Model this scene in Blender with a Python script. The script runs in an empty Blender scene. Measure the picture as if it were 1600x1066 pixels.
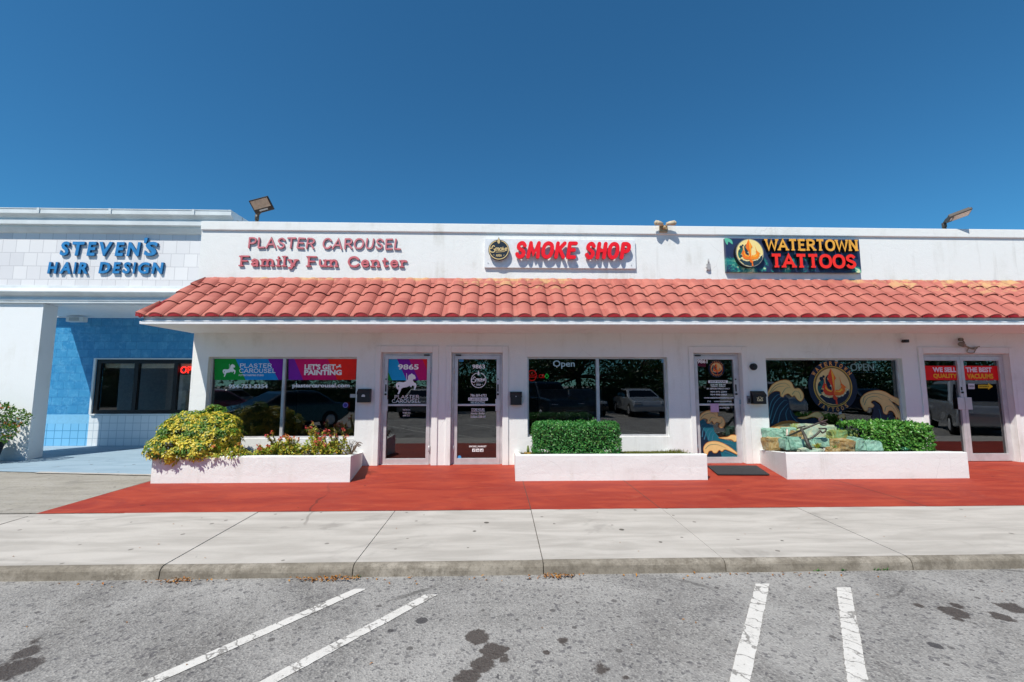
import bpy, bmesh, math, random
from mathutils import Vector, Matrix, noise
R = math.radians
SC = bpy.context.scene
COL = SC.collection

# ------------------------------------------------------------------ camera
EYE = 1.53
FPX, YAW, PITCH = 672.1, 0.0284833, 0.0993291        # focal length for a 1600 px wide picture
cam_d = bpy.data.cameras.new('camera')
cam = bpy.data.objects.new('camera', cam_d)
COL.objects.link(cam)
cam.location = (0, 0, EYE)
cam.rotation_euler = (math.pi / 2 + PITCH, 0, -YAW)
cam_d.sensor_width = 36.0
cam_d.lens = FPX / 1600 * 36
cam_d.clip_end = 2000
cam_d.clip_start = 0.05
SC.camera = cam
SC.render.resolution_x, SC.render.resolution_y = 1024, 682

# ------------------------------------------------------------------ sky, sun, exposure
SUN = Vector((0.67, 1.0, -1.69)).normalized()          # direction the light travels
elev = math.asin(-SUN.z)
world = bpy.data.worlds.new('World')
SC.world = world
world.use_nodes = True
wn = world.node_tree
bg = wn.nodes['Background']
sky = wn.nodes.new('ShaderNodeTexSky')
sky.sky_type = 'NISHITA'
sky.sun_disc = False
sky.sun_elevation = elev
sky.sun_rotation = math.atan2(-SUN.x, -SUN.y)
sky.altitude = 0
sky.air_density = 1.0
sky.dust_density = 0.0
sky.ozone_density = 10.0
deep = wn.nodes.new('ShaderNodeMix'); deep.data_type = 'RGBA'; deep.blend_type = 'MULTIPLY'      # clear subtropical air: a deeper blue
deep.inputs[0].default_value = 1.0
deep.inputs[7].default_value = (0.47, 1.0, 1.03, 1)
wn.links.new(sky.outputs[0], deep.inputs[6]); wn.links.new(deep.outputs[2], bg.inputs[0])
bg.inputs[1].default_value = 0.102
sun_d = bpy.data.lights.new('sun', 'SUN')
sun_d.energy = 5.0
sun_d.angle = R(0.5)
sun_d.color = (1.0, 0.945, 0.845)
sun = bpy.data.objects.new('sun', sun_d)
COL.objects.link(sun)
sun.rotation_euler = SUN.to_track_quat('-Z', 'Y').to_euler()
sun.location = (-6, -8, 14)
SC.view_settings.view_transform = 'Standard'
SC.view_settings.look = 'None'
SC.view_settings.exposure = 0.14
SC.view_settings.gamma = 1.0
SC.cycles.max_bounces = 8
SC.cycles.transparent_max_bounces = 12

# ------------------------------------------------------------------ helpers
def at(px, py, Y):
    """Point of the plane y = Y that the surveyed picture point (px, py) lies on."""
    cy, sy, cp, sp = math.cos(YAW), math.sin(YAW), math.cos(PITCH), math.sin(PITCH)
    r = Vector((cy, -sy, 0)); f = Vector((sy * cp, cy * cp, sp)); u = r.cross(f)
    d = r * ((px - 800) / FPX) - u * ((py - 533) / FPX) + f
    return Vector((0, 0, EYE)) + d * (Y / d.y)

def lin(h):
    v = [int(h[i:i + 2], 16) / 255 for i in (0, 2, 4)]
    return tuple(c / 12.92 if c <= 0.04045 else ((c + 0.055) / 1.055) ** 2.4 for c in v) + (1,)

class MB:
    """Collects faces and links them as one mesh object."""
    def __init__(s): s.v = []; s.f = []; s.m = []; s.sm = []
    def face(s, pts, m=0, smooth=False):
        n = len(s.v); s.v.extend([tuple(p) for p in pts]); s.f.append(tuple(range(n, n + len(pts)))); s.m.append(m); s.sm.append(smooth)
    def mesh(s, vs, fs, m=0, smooth=False):
        n = len(s.v); s.v.extend([tuple(p) for p in vs])
        for f in fs: s.f.append(tuple(i + n for i in f)); s.m.append(m); s.sm.append(smooth)
    def box(s, x0, x1, y0, y1, z0, z1, m=0, M=None):
        vs = [Vector(p) for p in ((x0,y0,z0),(x1,y0,z0),(x1,y1,z0),(x0,y1,z0),(x0,y0,z1),(x1,y0,z1),(x1,y1,z1),(x0,y1,z1))]
        if M: vs = [M @ p for p in vs]
        s.mesh(vs, [(0,3,2,1),(4,5,6,7),(0,1,5,4),(1,2,6,5),(2,3,7,6),(3,0,4,7)], m)
    def bbox(s, x0, x1, y0, y1, z0, z1, b=0.01, m=0, M=None, seg=2):
        bm = bmesh.new(); bmesh.ops.create_cube(bm, size=1)
        for v in bm.verts: v.co = Vector(((x0+x1)/2 + v.co.x*(x1-x0), (y0+y1)/2 + v.co.y*(y1-y0), (z0+z1)/2 + v.co.z*(z1-z0)))
        bmesh.ops.bevel(bm, geom=bm.edges[:], offset=b, segments=seg, profile=0.6, affect='EDGES')
        s.bm(bm, m, M)
    def bm(s, bm, m=0, M=None, smooth=False):
        bm.verts.ensure_lookup_table(); bm.verts.index_update()
        s.mesh([(M @ v.co if M else v.co.copy()) for v in bm.verts], [[v.index for v in f.verts] for f in bm.faces], m, smooth); bm.free()
    def prism(s, poly, yf, yb, mf=0, ms=None):
        """Outline in (x, z), front face at yf (towards the camera), back at yb."""
        ms = mf if ms is None else ms
        a = sum(poly[i][0]*poly[(i+1)%len(poly)][1] - poly[(i+1)%len(poly)][0]*poly[i][1] for i in range(len(poly)))
        if a < 0: poly = poly[::-1]
        s.face([(x, yf, z) for x, z in poly], mf)
        s.face([(x, yb, z) for x, z in poly[::-1]], ms)
        for i in range(len(poly)):
            (x0, z0), (x1, z1) = poly[i], poly[(i+1) % len(poly)]
            s.face([(x0,yf,z0),(x0,yb,z0),(x1,yb,z1),(x1,yf,z1)], ms)
    def tube(s, pts, rad, n=8, m=0, caps=True):
        pts = [Vector(p) for p in pts]
        rs = rad if isinstance(rad, (list, tuple)) else [rad]*len(pts)
        base = len(s.v); ref = None
        for i, p in enumerate(pts):
            t = (pts[min(i+1, len(pts)-1)] - pts[max(i-1, 0)]).normalized()
            if ref is None: ref = t.orthogonal().normalized()
            ref = (ref - t*ref.dot(t)).normalized(); b = t.cross(ref)
            for k in range(n):
                a = 2*math.pi*k/n; s.v.append(tuple(p + (ref*math.cos(a) + b*math.sin(a))*rs[i]))
        for i in range(len(pts)-1):
            for k in range(n):
                a, b2 = base+i*n+k, base+i*n+(k+1) % n
                s.f.append((a, b2, b2+n, a+n)); s.m.append(m); s.sm.append(True)
        if caps:
            s.f.append(tuple(base+k for k in range(n))[::-1]); s.m.append(m); s.sm.append(False)
            e = base+(len(pts)-1)*n
            s.f.append(tuple(e+k for k in range(n))); s.m.append(m); s.sm.append(False)
    def sphere(s, c, r, m=0, seg=12, sc=(1,1,1)):
        bm = bmesh.new(); bmesh.ops.create_uvsphere(bm, u_segments=seg, v_segments=max(6, seg//2), radius=r)
        s.bm(bm, m, Matrix.Translation(c) @ Matrix.Diagonal((*sc, 1)), True)
    def disc(s, cx, cz, rx, rz, yf, yb, mf=0, ms=None, n=48):
        s.prism([(cx+rx*math.cos(2*math.pi*i/n), cz+rz*math.sin(2*math.pi*i/n)) for i in range(n)], yf, yb, mf, ms)
    def ribbon(s, pts, w, yf, yb, mf=0, ms=None, closed=False, cap='butt', w2=None):
        """A stroke of width w along (x, z) points, as a raised bar."""
        ms = mf if ms is None else ms
        P = [Vector((p[0], p[1])) for p in pts]; n = len(P); L = []; Rr = []
        for i in range(n):
            a = P[(i-1) % n] if (closed or i > 0) else None
            b = P[(i+1) % n] if (closed or i < n-1) else None
            d1 = (P[i]-a).normalized() if a is not None else None
            d2 = (b-P[i]).normalized() if b is not None else None
            if d1 is None: d1 = d2
            if d2 is None: d2 = d1
            n1 = Vector((-d1.y, d1.x)); n2 = Vector((-d2.y, d2.x)); m_ = (n1+n2)
            m_ = n1 if m_.length < 1e-4 else m_.normalized()
            k = 1/max(0.6, m_.dot(n1)); ww = w if w2 is None else w + (w2-w)*i/max(1, n-1)
            L.append(P[i]+m_*ww/2*k); Rr.append(P[i]-m_*ww/2*k)
        rng = range(n if closed else n-1)
        for i in rng:
            j = (i+1) % n
            s.face([(Rr[i].x,yf,Rr[i].y),(Rr[j].x,yf,Rr[j].y),(L[j].x,yf,L[j].y),(L[i].x,yf,L[i].y)], mf)
            s.face([(L[i].x,yf,L[i].y),(L[j].x,yf,L[j].y),(L[j].x,yb,L[j].y),(L[i].x,yb,L[i].y)], ms)
            s.face([(Rr[j].x,yf,Rr[j].y),(Rr[i].x,yf,Rr[i].y),(Rr[i].x,yb,Rr[i].y),(Rr[j].x,yb,Rr[j].y)], ms)
        if not closed:
            for e, d in ((0, -1), (n-1, 1)):
                a, b = (L[e], Rr[e]) if d < 0 else (Rr[e], L[e])
                if cap == 'round':
                    c = (a+b)/2; r0 = a-c; arc = []
                    for k in range(7):
                        t = math.pi*k/6; arc.append(c + Vector((r0.x*math.cos(t)-r0.y*math.sin(t), r0.x*math.sin(t)+r0.y*math.cos(t))))
                    s.face([(q.x, yf, q.y) for q in arc], mf)
                    for k in range(6): s.face([(arc[k].x,yf,arc[k].y),(arc[k].x,yb,arc[k].y),(arc[k+1].x,yb,arc[k+1].y),(arc[k+1].x,yf,arc[k+1].y)], ms)
                else:
                    s.face([(a.x,yf,a.y),(a.x,yb,a.y),(b.x,yb,b.y),(b.x,yf,b.y)], ms)
    def build(s, name, mats, parent=None, bevel=0, origin=None):
        me = bpy.data.meshes.new(name)
        vs = s.v
        if origin is not None: vs = [(v[0]-origin[0], v[1]-origin[1], v[2]-origin[2]) for v in vs]
        me.from_pydata(vs, [], s.f)
        for mt in (mats if isinstance(mats, (list, tuple)) else [mats]): me.materials.append(mt)
        me.polygons.foreach_set('material_index', s.m); me.polygons.foreach_set('use_smooth', s.sm); me.update()
        o = bpy.data.objects.new(name, me); COL.objects.link(o)
        if parent is not None:
            o.parent = parent
            o.matrix_parent_inverse = parent_inv(parent)
        if origin is not None: o.location = origin
        if bevel:
            b = o.modifiers.new('bevel', 'BEVEL'); b.width = bevel; b.segments = 2; b.limit_method = 'ANGLE'; b.angle_limit = R(40)
        return o

def wm(o):
    m = o.matrix_basis.copy()
    if o.parent: m = wm(o.parent) @ o.matrix_parent_inverse @ m
    return m
def parent_inv(p): return wm(p).inverted()
def tag(o, label, cat, group=None):
    o['label'] = label; o['category'] = cat
    if group: o['group'] = group
    return o
def thing(name, label, cat, loc=(0, 0, 0), group=None):
    o = bpy.data.objects.new(name, None); COL.objects.link(o); o.location = loc; o.empty_display_size = 0.1
    return tag(o, label, cat, group)
def empty_part(name, parent, label=None):
    o = bpy.data.objects.new(name, None); COL.objects.link(o); o.parent = parent; o.empty_display_size = 0.1
    o.matrix_parent_inverse = parent_inv(parent)
    if label: o['label'] = label
    return o
def structure(o): o['kind'] = 'structure'; return o
def copy_tree(o, parent=None):
    c = o.copy(); COL.objects.link(c)
    if parent is not None: c.parent = parent; c.matrix_parent_inverse = o.matrix_parent_inverse.copy()
    for ch in [k for k in bpy.data.objects if k.parent == o]: copy_tree(ch, c)
    return c

# ------------------------------------------------------------------ materials
class NT:
    def __init__(s, name):
        s.m = bpy.data.materials.new(name); s.m.use_nodes = True; s.t = s.m.node_tree
        s.p = s.t.nodes['Principled BSDF']; s.out = s.t.nodes['Material Output']
    def n(s, kind, **kw):
        nd = s.t.nodes.new('ShaderNode'+kind)
        for k, v in kw.items():
            if k in nd.inputs: s.put(nd, k, v)
            else: setattr(nd, k, v)
        return nd
    def put(s, nd, k, v):
        if isinstance(v, bpy.types.NodeSocket): s.t.links.new(v, nd.inputs[k])
        else: nd.inputs[k].default_value = v
    def pos(s): return s.n('NewGeometry').outputs['Position']
    def noise(s, scale, detail=4, rough=0.55, vec=None, dist=0.0):
        nd = s.n('TexNoise', Scale=scale, Detail=detail, Roughness=rough, Distortion=dist)
        s.put(nd, 'Vector', vec if vec is not None else s.pos()); return nd.outputs['Fac']
    def scaled(s, v3):
        nd = s.n('VectorMath', operation='MULTIPLY'); s.t.links.new(s.pos(), nd.inputs[0]); nd.inputs[1].default_value = v3; return nd.outputs[0]
    def ramp(s, fac, a, b, smooth=True):
        nd = s.n('MapRange'); nd.interpolation_type = 'SMOOTHSTEP' if smooth else 'LINEAR'
        s.put(nd, 'Value', fac); nd.inputs['From Min'].default_value = a; nd.inputs['From Max'].default_value = b; return nd.outputs[0]
    def mix(s, fac, a, b, mode='MIX'):
        nd = s.n('Mix'); nd.data_type = 'RGBA'; nd.blend_type = mode
        for i, v in ((0, fac), (6, a), (7, b)):
            if isinstance(v, bpy.types.NodeSocket): s.t.links.new(v, nd.inputs[i])
            else: nd.inputs[i].default_value = v
        return nd.outputs[2]
    def math(s, op, a, b=0.0):
        nd = s.n('Math', operation=op)
        for i, v in ((0, a), (1, b)):
            if isinstance(v, bpy.types.NodeSocket): s.t.links.new(v, nd.inputs[i])
            else: nd.inputs[i].default_value = v
        return nd.outputs[0]
    def color(s, v): s.put(s.p, 'Base Color', v)
    def rough(s, v): s.put(s.p, 'Roughness', v)
    def bump(s, h, strength=0.3, dist=0.01):
        nd = s.n('Bump', Strength=strength, Distance=dist); s.put(nd, 'Height', h); s.t.links.new(nd.outputs[0], s.p.inputs['Normal'])

def plain(name, hexa, rough=0.5, metal=0.0, var=0.12, scale=14.0, spec=0.5):
    """A single paint with a little uneven tone and roughness."""
    t = NT(name); c = lin(hexa); f = t.noise(scale, 5)
    dk = tuple(x*(1-var) for x in c[:3])+(1,); lt = tuple(min(1, x*(1+var)) for x in c[:3])+(1,)
    t.color(t.mix(t.ramp(f, 0.3, 0.7), dk, lt)); t.rough(t.math('ADD', t.math('MULTIPLY', f, 0.2), rough-0.1))
    t.p.inputs['Metallic'].default_value = metal; t.p.inputs['Specular IOR Level'].default_value = spec
    return t.m
def emit(name, hexa, strength):
    t = NT(name); c = lin(hexa); t.color(c); t.put(t.p, 'Emission Color', c); t.p.inputs['Emission Strength'].default_value = strength; return t.m

def gum_spots(t, scale, lo, hi, wob, amount):
    """Old gum and drip marks: one small ragged blot in some of the cells."""
    g = t.n('TexVoronoi', Scale=scale); t.put(g, 'Vector', t.pos()); gw = t.n('TexWhiteNoise'); t.put(gw, 'Vector', g.outputs['Position'])
    d = t.math('ADD', g.outputs['Distance'], t.math('MULTIPLY', t.math('SUBTRACT', t.noise(scale*9, 4), .5), wob))
    lim = t.math('MULTIPLY', t.math('SUBTRACT', t.math('MULTIPLY', gw.outputs[0], 1.35), .35), hi)
    return t.math('MULTIPLY', t.ramp(t.math('SUBTRACT', d, lim), .012, -.012), amount)
def cracks(t, scale, width, warp=.25, vec=None, mask=None):
    wv = t.n('VectorMath', operation='ADD'); t.t.links.new(vec or t.pos(), wv.inputs[0]); nn = t.n('TexNoise', Scale=scale*2.2, Detail=5.0); t.put(nn, 'Vector', t.pos())
    sv = t.n('VectorMath', operation='SCALE'); t.t.links.new(nn.outputs['Color'], sv.inputs[0]); sv.inputs['Scale'].default_value = warp; t.t.links.new(sv.outputs[0], wv.inputs[1])
    v = t.n('TexVoronoi', feature='DISTANCE_TO_EDGE', Scale=scale); t.put(v, 'Vector', wv.outputs[0])
    k = t.ramp(v.outputs['Distance'], width, width*.3)
    return t.math('MULTIPLY', k, t.ramp(t.noise(scale*1.3, 3), *mask)) if mask else k
def stucco(name, hexa, bump=0.35, grime=0.10):
    t = NT(name); c = lin(hexa)
    big = t.noise(1.3, 6, 0.65); drip = t.noise(1.0, 5, 0.6, t.scaled((5.0, 5.0, 0.7)))
    g = t.math('MULTIPLY', t.ramp(big, 0.45, 0.75), t.ramp(drip, 0.4, 0.7))
    d = tuple(x*(1-grime*2.2)*k for x, k in zip(c[:3], (1.0, 0.98, 0.93)))+(1,)
    cc = t.mix(g, c, d); cc = t.mix(t.math('MULTIPLY', t.ramp(t.noise(1.0, 6, .65, t.scaled((7, 7, .45))), .60, .74), grime*1.6), cc, lin('8f8a80'))
    cc = t.mix(t.math('MULTIPLY', cracks(t, .6, .0035, .4, None, (.55, .63)), grime*1.6 if bump > .3 else 0.0), cc, lin('77736c')); t.color(cc); t.rough(0.85)
    fine = t.noise(75, 4, 0.7); med = t.noise(9, 5, 0.6, dist=.8)
    t.bump(t.math('ADD', fine, t.math('MULTIPLY', med, 1.2)), bump, 0.012); return t.m
M = {}
M['stucco'] = stucco('white_stucco', 'e2e4e3')
M['trim'] = stucco('white_trim_paint', 'dfe0df', 0.15, 0.12)
M['planter'] = stucco('white_planter_stucco', 'e2e6e5', 0.42, 0.10)
M['salon_white'] = stucco('salon_white_stucco', 'e4e8ea', 0.2, 0.06)
M['gutter'] = plain('pale_gutter_paint', 'dfe2e5', 0.45, var=0.06)
M['ceiling'] = plain('pale_ceiling_paint', 'e6eaec', .6, var=.04)
M['cornice'] = plain('pale_cornice_metal', 'd2d8da', 0.4, var=0.07, scale=3)
M['alu'] = plain('pale_aluminium', 'c9c9cc', 0.38, 0.35, 0.08, 6)
M['bronze'] = plain('dark_window_metal', '1b1a1c', 0.4, 0.3)
M['black'] = plain('black_plastic', '17181c', 0.45)
M['white'] = plain('white_vinyl', 'eeeef0', 0.5, var=0.03)
M['room'] = plain('dim_shop_interior', '2a2a2c', 0.9)
M['room_pale'] = plain('pale_shop_interior', 'b8b4ae', 0.9)

def glass(name, tint, ior=2.2):
    t = NT(name); t.t.nodes.remove(t.p)
    fr = t.n('Fresnel', IOR=ior); tr = t.n('BsdfTransparent', Color=tint); gl = t.n('BsdfGlossy', Color=(0.92, 0.95, 0.97, 1), Roughness=0.004)
    b = t.n('Bump', Strength=0.02, Distance=0.02); t.put(b, 'Height', t.noise(1.7, 2)); t.t.links.new(b.outputs[0], gl.inputs['Normal'])
    mx = t.n('MixShader'); t.t.links.new(t.math('MULTIPLY', fr.outputs[0], t.math('SUBTRACT', 1.0, t.n('NewGeometry').outputs['Backfacing'])), mx.inputs[0]); t.t.links.new(tr.outputs[0], mx.inputs[1]); t.t.links.new(gl.outputs[0], mx.inputs[2])
    t.t.links.new(mx.outputs[0], t.out.inputs[0]); return t.m
M['glass'] = glass('tinted_window_glass', (0.50, 0.52, 0.53, 1))
M['glass_clear'] = glass('clear_window_glass', (0.88, 0.89, 0.89, 1), 1.8)

def mat_asphalt():
    t = NT('worn_asphalt')
    agg = t.n('TexVoronoi', Scale=85.0); t.put(agg, 'Vector', t.pos())
    sp = t.n('TexWhiteNoise'); t.put(sp, 'Vector', agg.outputs['Color'])
    agg2 = t.n('TexVoronoi', Scale=42.0); t.put(agg2, 'Vector', t.pos()); sp2 = t.n('TexWhiteNoise'); t.put(sp2, 'Vector', agg2.outputs['Color'])
    big = t.noise(0.75, 7, 0.68, dist=0.8); mid = t.noise(5, 6, 0.68, dist=.6); track = t.noise(1.0, 4, .6, t.scaled((1.6, .5, 1)), .4)
    c = t.mix(t.ramp(big, 0.34, 0.68), lin('757371'), lin('9b9996'))
    c = t.mix(t.math('MULTIPLY', t.ramp(mid, 0.40, 0.70), .6), c, lin('8d8b88'))
    c = t.mix(t.math('MULTIPLY', t.ramp(track, .52, .66), .35), c, lin('5e5b58'))
    c = t.mix(t.math('MULTIPLY', t.ramp(sp.outputs[0], 0.55, 1.0, False), 0.42), c, lin('b2b0ab'))
    c = t.mix(t.math('MULTIPLY', t.ramp(sp.outputs[0], 0.22, 0.0, False), 0.5), c, lin('3e3c3e'))
    c = t.mix(t.math('MULTIPLY', t.ramp(sp2.outputs[0], 0.93, 0.95), 0.5), c, lin('34323a'))
    c = t.mix(t.math('MULTIPLY', cracks(t, .42, .010, .5, None, (.48, .58)), .7), c, lin('3a3836'))
    c = t.mix(gum_spots(t, 3.4, 0, .17, .10, .9), c, lin('3c3a3c'))
    c = t.mix(gum_spots(t, 7.5, 0, .17, .12, .75), c, lin('4a4746'))
    st = None
    for x, y, r, e in ((-.145,3.04,.085,1),(-.035,2.885,.085,1),(-.10,2.75,.075,1),(-.18,2.645,.075,1),(.03,2.80,.04,.7),(.05,2.90,.03,.6),(-2.95,2.95,.08,.85),(-2.85,2.80,.12,.9),(-3.02,3.08,.06,.5),(-2.6,3.05,.05,.4),(3.34,3.25,.09,.95),(3.46,3.34,.06,.7),(3.62,3.18,.08,.8),(3.18,3.35,.05,.6),(3.27,3.16,.05,.6),(3.85,3.3,.10,.8),(.42,2.98,.06,.6),(.60,2.70,.07,.6),(.72,2.62,.05,.5),(.30,2.86,.03,.7)):
        d = t.n('VectorMath', operation='DISTANCE'); t.t.links.new(t.pos(), d.inputs[0]); d.inputs[1].default_value = (x, y, -.14)
        k = t.math('MULTIPLY', t.ramp(d.outputs['Value'], r*1.55, r*.2, False), e); st = k if st is None else t.math('MAXIMUM', st, k)
    st = t.math('SUBTRACT', st, t.math('MULTIPLY', t.math('SUBTRACT', t.noise(15, 7, .7), .5), 1.1)); st = t.math('MULTIPLY', t.ramp(st, .34, .50), .85)
    c = t.mix(st, c, lin('39302a'))
    t.color(c); t.rough(t.math('SUBTRACT', 0.9, t.math('MULTIPLY', st, 0.3)))
    t.bump(t.math('ADD', agg.outputs['Distance'], t.math('MULTIPLY', mid, .6)), 0.6, 0.007); return t.m
M['asphalt'] = mat_asphalt()

def mat_concrete(name, a, b, streak=0.5, dirt=None, gum=True):
    t = NT(name)
    st = t.noise(1.0, 6, 0.6, t.scaled((0.9, 5.0, 1)), 0.6); big = t.noise(0.8, 6, 0.65); fine = t.noise(60, 4, 0.7)
    c = t.mix(t.ramp(st, 0.35, 0.7), lin(a), lin(b)); c = t.mix(t.math('MULTIPLY', t.ramp(big, 0.45, 0.75), 0.5), c, lin(b))
    c = t.mix(t.math('MULTIPLY', t.ramp(fine, 0.55, 0.8), 0.35), c, tuple(x*.6 for x in lin(b)[:3])+(1,))
    if dirt: c = t.mix(t.ramp(t.noise(6, 8, 0.8), 0.38, 0.66), c, lin(dirt)); c = t.mix(t.math('MULTIPLY', t.ramp(t.noise(38, 5, .8), .52, .66), .45), c, lin('4f4a42'))
    if gum:
        c = t.mix(t.math('MULTIPLY', t.ramp(t.noise(.7, 5, .7, t.scaled((1, 1.7, 1)), 1.0), .56, .68), .42), c, tuple(x*.55 for x in lin(b)[:3])+(1,))
        c = t.mix(t.math('MULTIPLY', cracks(t, .35, .006, .5, None, (.54, .62)), .5), c, lin('6b6760'))
        c = t.mix(gum_spots(t, 2.6, 0, .085, .05, .9), c, lin('4a463f')); c = t.mix(gum_spots(t, 5.0, 0, .12, .06, .75), c, lin('6b6660'))
    t.color(c); t.rough(0.85); t.bump(t.math('ADD', fine, t.math('MULTIPLY', st, 0.5)), 0.25, 0.004); return t.m
M['concrete'] = mat_concrete('pale_concrete', 'bab5ae', 'a39e97')
M['concrete_old'] = mat_concrete('grey_old_concrete', 'a29d95', '878279', dirt='999489')
M['kerb'] = mat_concrete('stained_kerb_concrete', '9c958a', '7c7569', dirt='6b6459', gum=False)
M['blue_floor'] = mat_concrete('pale_blue_painted_floor', '91a7b6', '8299a9')
M['joint'] = plain('dirt_in_joint', '4b4640', 0.95)
M['red_floor'] = None
def mat_red():
    t = NT('red_painted_concrete')
    st = t.noise(1.0, 7, 0.65, t.scaled((0.7, 2.2, 1)), 2.0); f = t.noise(45, 4, .7); big = t.noise(1.1, 7, .68, dist=1.0); sc_ = t.noise(6, 7, .78, t.scaled((.7, 1.6, 1)), 1.2)
    c = t.mix(t.ramp(st, 0.32, 0.70), lin('8e2e22'), lin('a6422d')); c = t.mix(t.math('MULTIPLY', t.ramp(big, .50, .68), .65), c, lin('8c342b'))
    c = t.mix(t.math('MULTIPLY', t.ramp(t.noise(2.2, 6, .7, t.scaled((.6, 2.4, 1)), .8), .54, .70), .45), c, lin('b0553b'))
    c = t.mix(t.math('MULTIPLY', t.ramp(sc_, .60, .70), .45), c, lin('a8604c'))
    c = t.mix(t.math('MULTIPLY', t.ramp(f, .64, .78), .40), c, lin('b87a68'))
    c = t.mix(t.math('MULTIPLY', t.ramp(t.noise(17, 5, .7), .70, .74), .6), c, lin('bfa898'))
    c = t.mix(t.math('MULTIPLY', cracks(t, .33, .005, .5, None, (.5, .6)), .55), c, lin('4a2420'))
    c = t.mix(gum_spots(t, 2.7, 0, .10, .08, .7), c, lin('54231f'))
    t.color(c); t.p.inputs['Specular IOR Level'].default_value = .3; t.rough(t.math('ADD', .60, t.math('MULTIPLY', st, .25))); t.bump(t.math('ADD', f, st), .3, .004); return t.m
M['red_floor'] = mat_red()
def mat_line():
    t = NT('cracked_white_road_paint')
    cm = t.n('CombineXYZ')
    for i, d in ((0, (.60, .80, 0)), (1, (.24, -.18, 0))):
        dt = t.n('VectorMath', operation='DOT_PRODUCT'); t.t.links.new(t.pos(), dt.inputs[0]); dt.inputs[1].default_value = d; t.t.links.new(dt.outputs['Value'], cm.inputs[i])
    cr = cracks(t, 6.0, .035, .10, cm.outputs[0]); wear = t.ramp(t.noise(22, 7, .8), .575, .63); wear2 = t.math('MULTIPLY', t.ramp(t.noise(4, 5, .7), .50, .66), t.ramp(t.noise(60, 4, .7), .50, .60))
    k = t.math('MAXIMUM', t.math('MULTIPLY', cr, .85), t.math('MAXIMUM', t.math('MULTIPLY', wear, .75), t.math('MULTIPLY', wear2, .8)))
    c = t.mix(t.noise(9, 6, .7), lin('bdbab4'), lin('d8d6d2')); t.color(t.mix(k, c, lin('75726e'))); t.rough(.78); t.bump(t.noise(80, 3), .5, .004); return t.m
M['line'] = mat_line()

def mat_tile():
    t = NT('terracotta_roof_tile')
    sep = t.n('SeparateXYZ'); t.t.links.new(t.pos(), sep.inputs[0])
    cell = t.n('CombineXYZ'); t.t.links.new(t.math('FLOOR', t.math('DIVIDE', t.math('ADD', sep.outputs[0], 6.2), 0.312)), cell.inputs[0]); t.t.links.new(t.math('FLOOR', t.math('DIVIDE', sep.outputs[2], 0.22)), cell.inputs[1])
    wn_ = t.n('TexWhiteNoise'); t.t.links.new(cell.outputs[0], wn_.inputs['Vector'])
    c = t.mix(wn_.outputs[0], lin('a4584d'), lin('b66b5d')); c = t.mix(t.math('MULTIPLY', t.ramp(t.noise(3.5, 6, .7), .45, .75), .5), c, lin('a66257'))
    c = t.mix(t.math('MULTIPLY', t.ramp(t.noise(7, 6, .75, dist=.6), .60, .72), .4), c, lin('8a5248'))
    c = t.mix(t.math('MULTIPLY', t.ramp(t.noise(24, 5, .7), .66, .74), .35), c, lin('c79a88'))
    # mortar and old yellow sealant left on the top courses
    X = sep.outputs[0]
    def span(a, b, soft): return t.math('MULTIPLY', t.ramp(X, a-soft, a+soft), t.ramp(X, b+soft, b-soft))
    zone = t.math('MAXIMUM', t.math('MULTIPLY', span(-.7, 1.3, .25), .9), span(7.6, 30, .5))
    up = t.ramp(sep.outputs[2], 3.02, 3.52); patch = t.ramp(t.math('ADD', t.noise(4.2, 5, .7, t.scaled((1, 1, 1.4))), t.math('MULTIPLY', up, .16)), .66, .72)
    top = t.math('MULTIPLY', t.math('MULTIPLY', t.ramp(sep.outputs[2], 3.50, 3.57), t.ramp(t.noise(3.2, 5, .65, t.scaled((1, 1, .2))), .48, .58)), t.math('MAXIMUM', span(-4.7, 1.5, .2), span(6.8, 30, .5)))
    c = t.mix(t.math('MULTIPLY', t.math('MAXIMUM', t.math('MULTIPLY', t.math('MULTIPLY', up, patch), zone), top), .85), c, lin('bd9868'))
    t.color(c); t.rough(.72); t.bump(t.noise(45, 4), .2, .004); return t.m
M['tile'] = mat_tile()
M['tile_edge'] = plain('dark_tile_edge', '6f352d', .85, var=.3, scale=30)  # darker red-brown for the tile lips and side seams
M['tile_end'] = plain('dark_red_tile_end', '98141f', .6)

def mat_bricks(name, a, b, mortar, w, h, ms=.012, off=.5, mottle=None, bump=.3, rough=.5):
    t = NT(name); sep = t.n('SeparateXYZ'); t.t.links.new(t.pos(), sep.inputs[0])
    cm = t.n('CombineXYZ'); t.t.links.new(sep.outputs[0], cm.inputs[0]); t.t.links.new(sep.outputs[2], cm.inputs[1])
    br = t.n('TexBrick', offset=off, Scale=1.0, **{'Mortar Size': ms, 'Brick Width': w, 'Row Height': h, 'Mortar Smooth': .3, 'Bias': 0.0})
    t.t.links.new(cm.outputs[0], br.inputs['Vector']); br.inputs['Color1'].default_value = lin(a); br.inputs['Color2'].default_value = lin(b); br.inputs['Mortar'].default_value = lin(mortar)
    c = br.outputs['Color']
    if mottle: c = t.mix(t.math('MULTIPLY', t.ramp(t.noise(9, 7, .75, dist=.6), .45, .68), .55), c, lin(mottle)); c = t.mix(t.math('MULTIPLY', t.ramp(t.noise(2.4, 4), .5, .7), .35), c, lin(a))
    else: c = t.mix(t.math('MULTIPLY', t.noise(8, 5), .2), c, lin(b))
    t.color(c); t.rough(rough); t.bump(t.math('SUBTRACT', 1.0, br.outputs['Fac']), bump, .006); return t.m
M['blue_tile'] = mat_bricks('mottled_blue_wall_tile', '2d80b4', '4191c0', '2a78ab', .26, .20, .010, mottle='6ab0d8', rough=.35)
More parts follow.
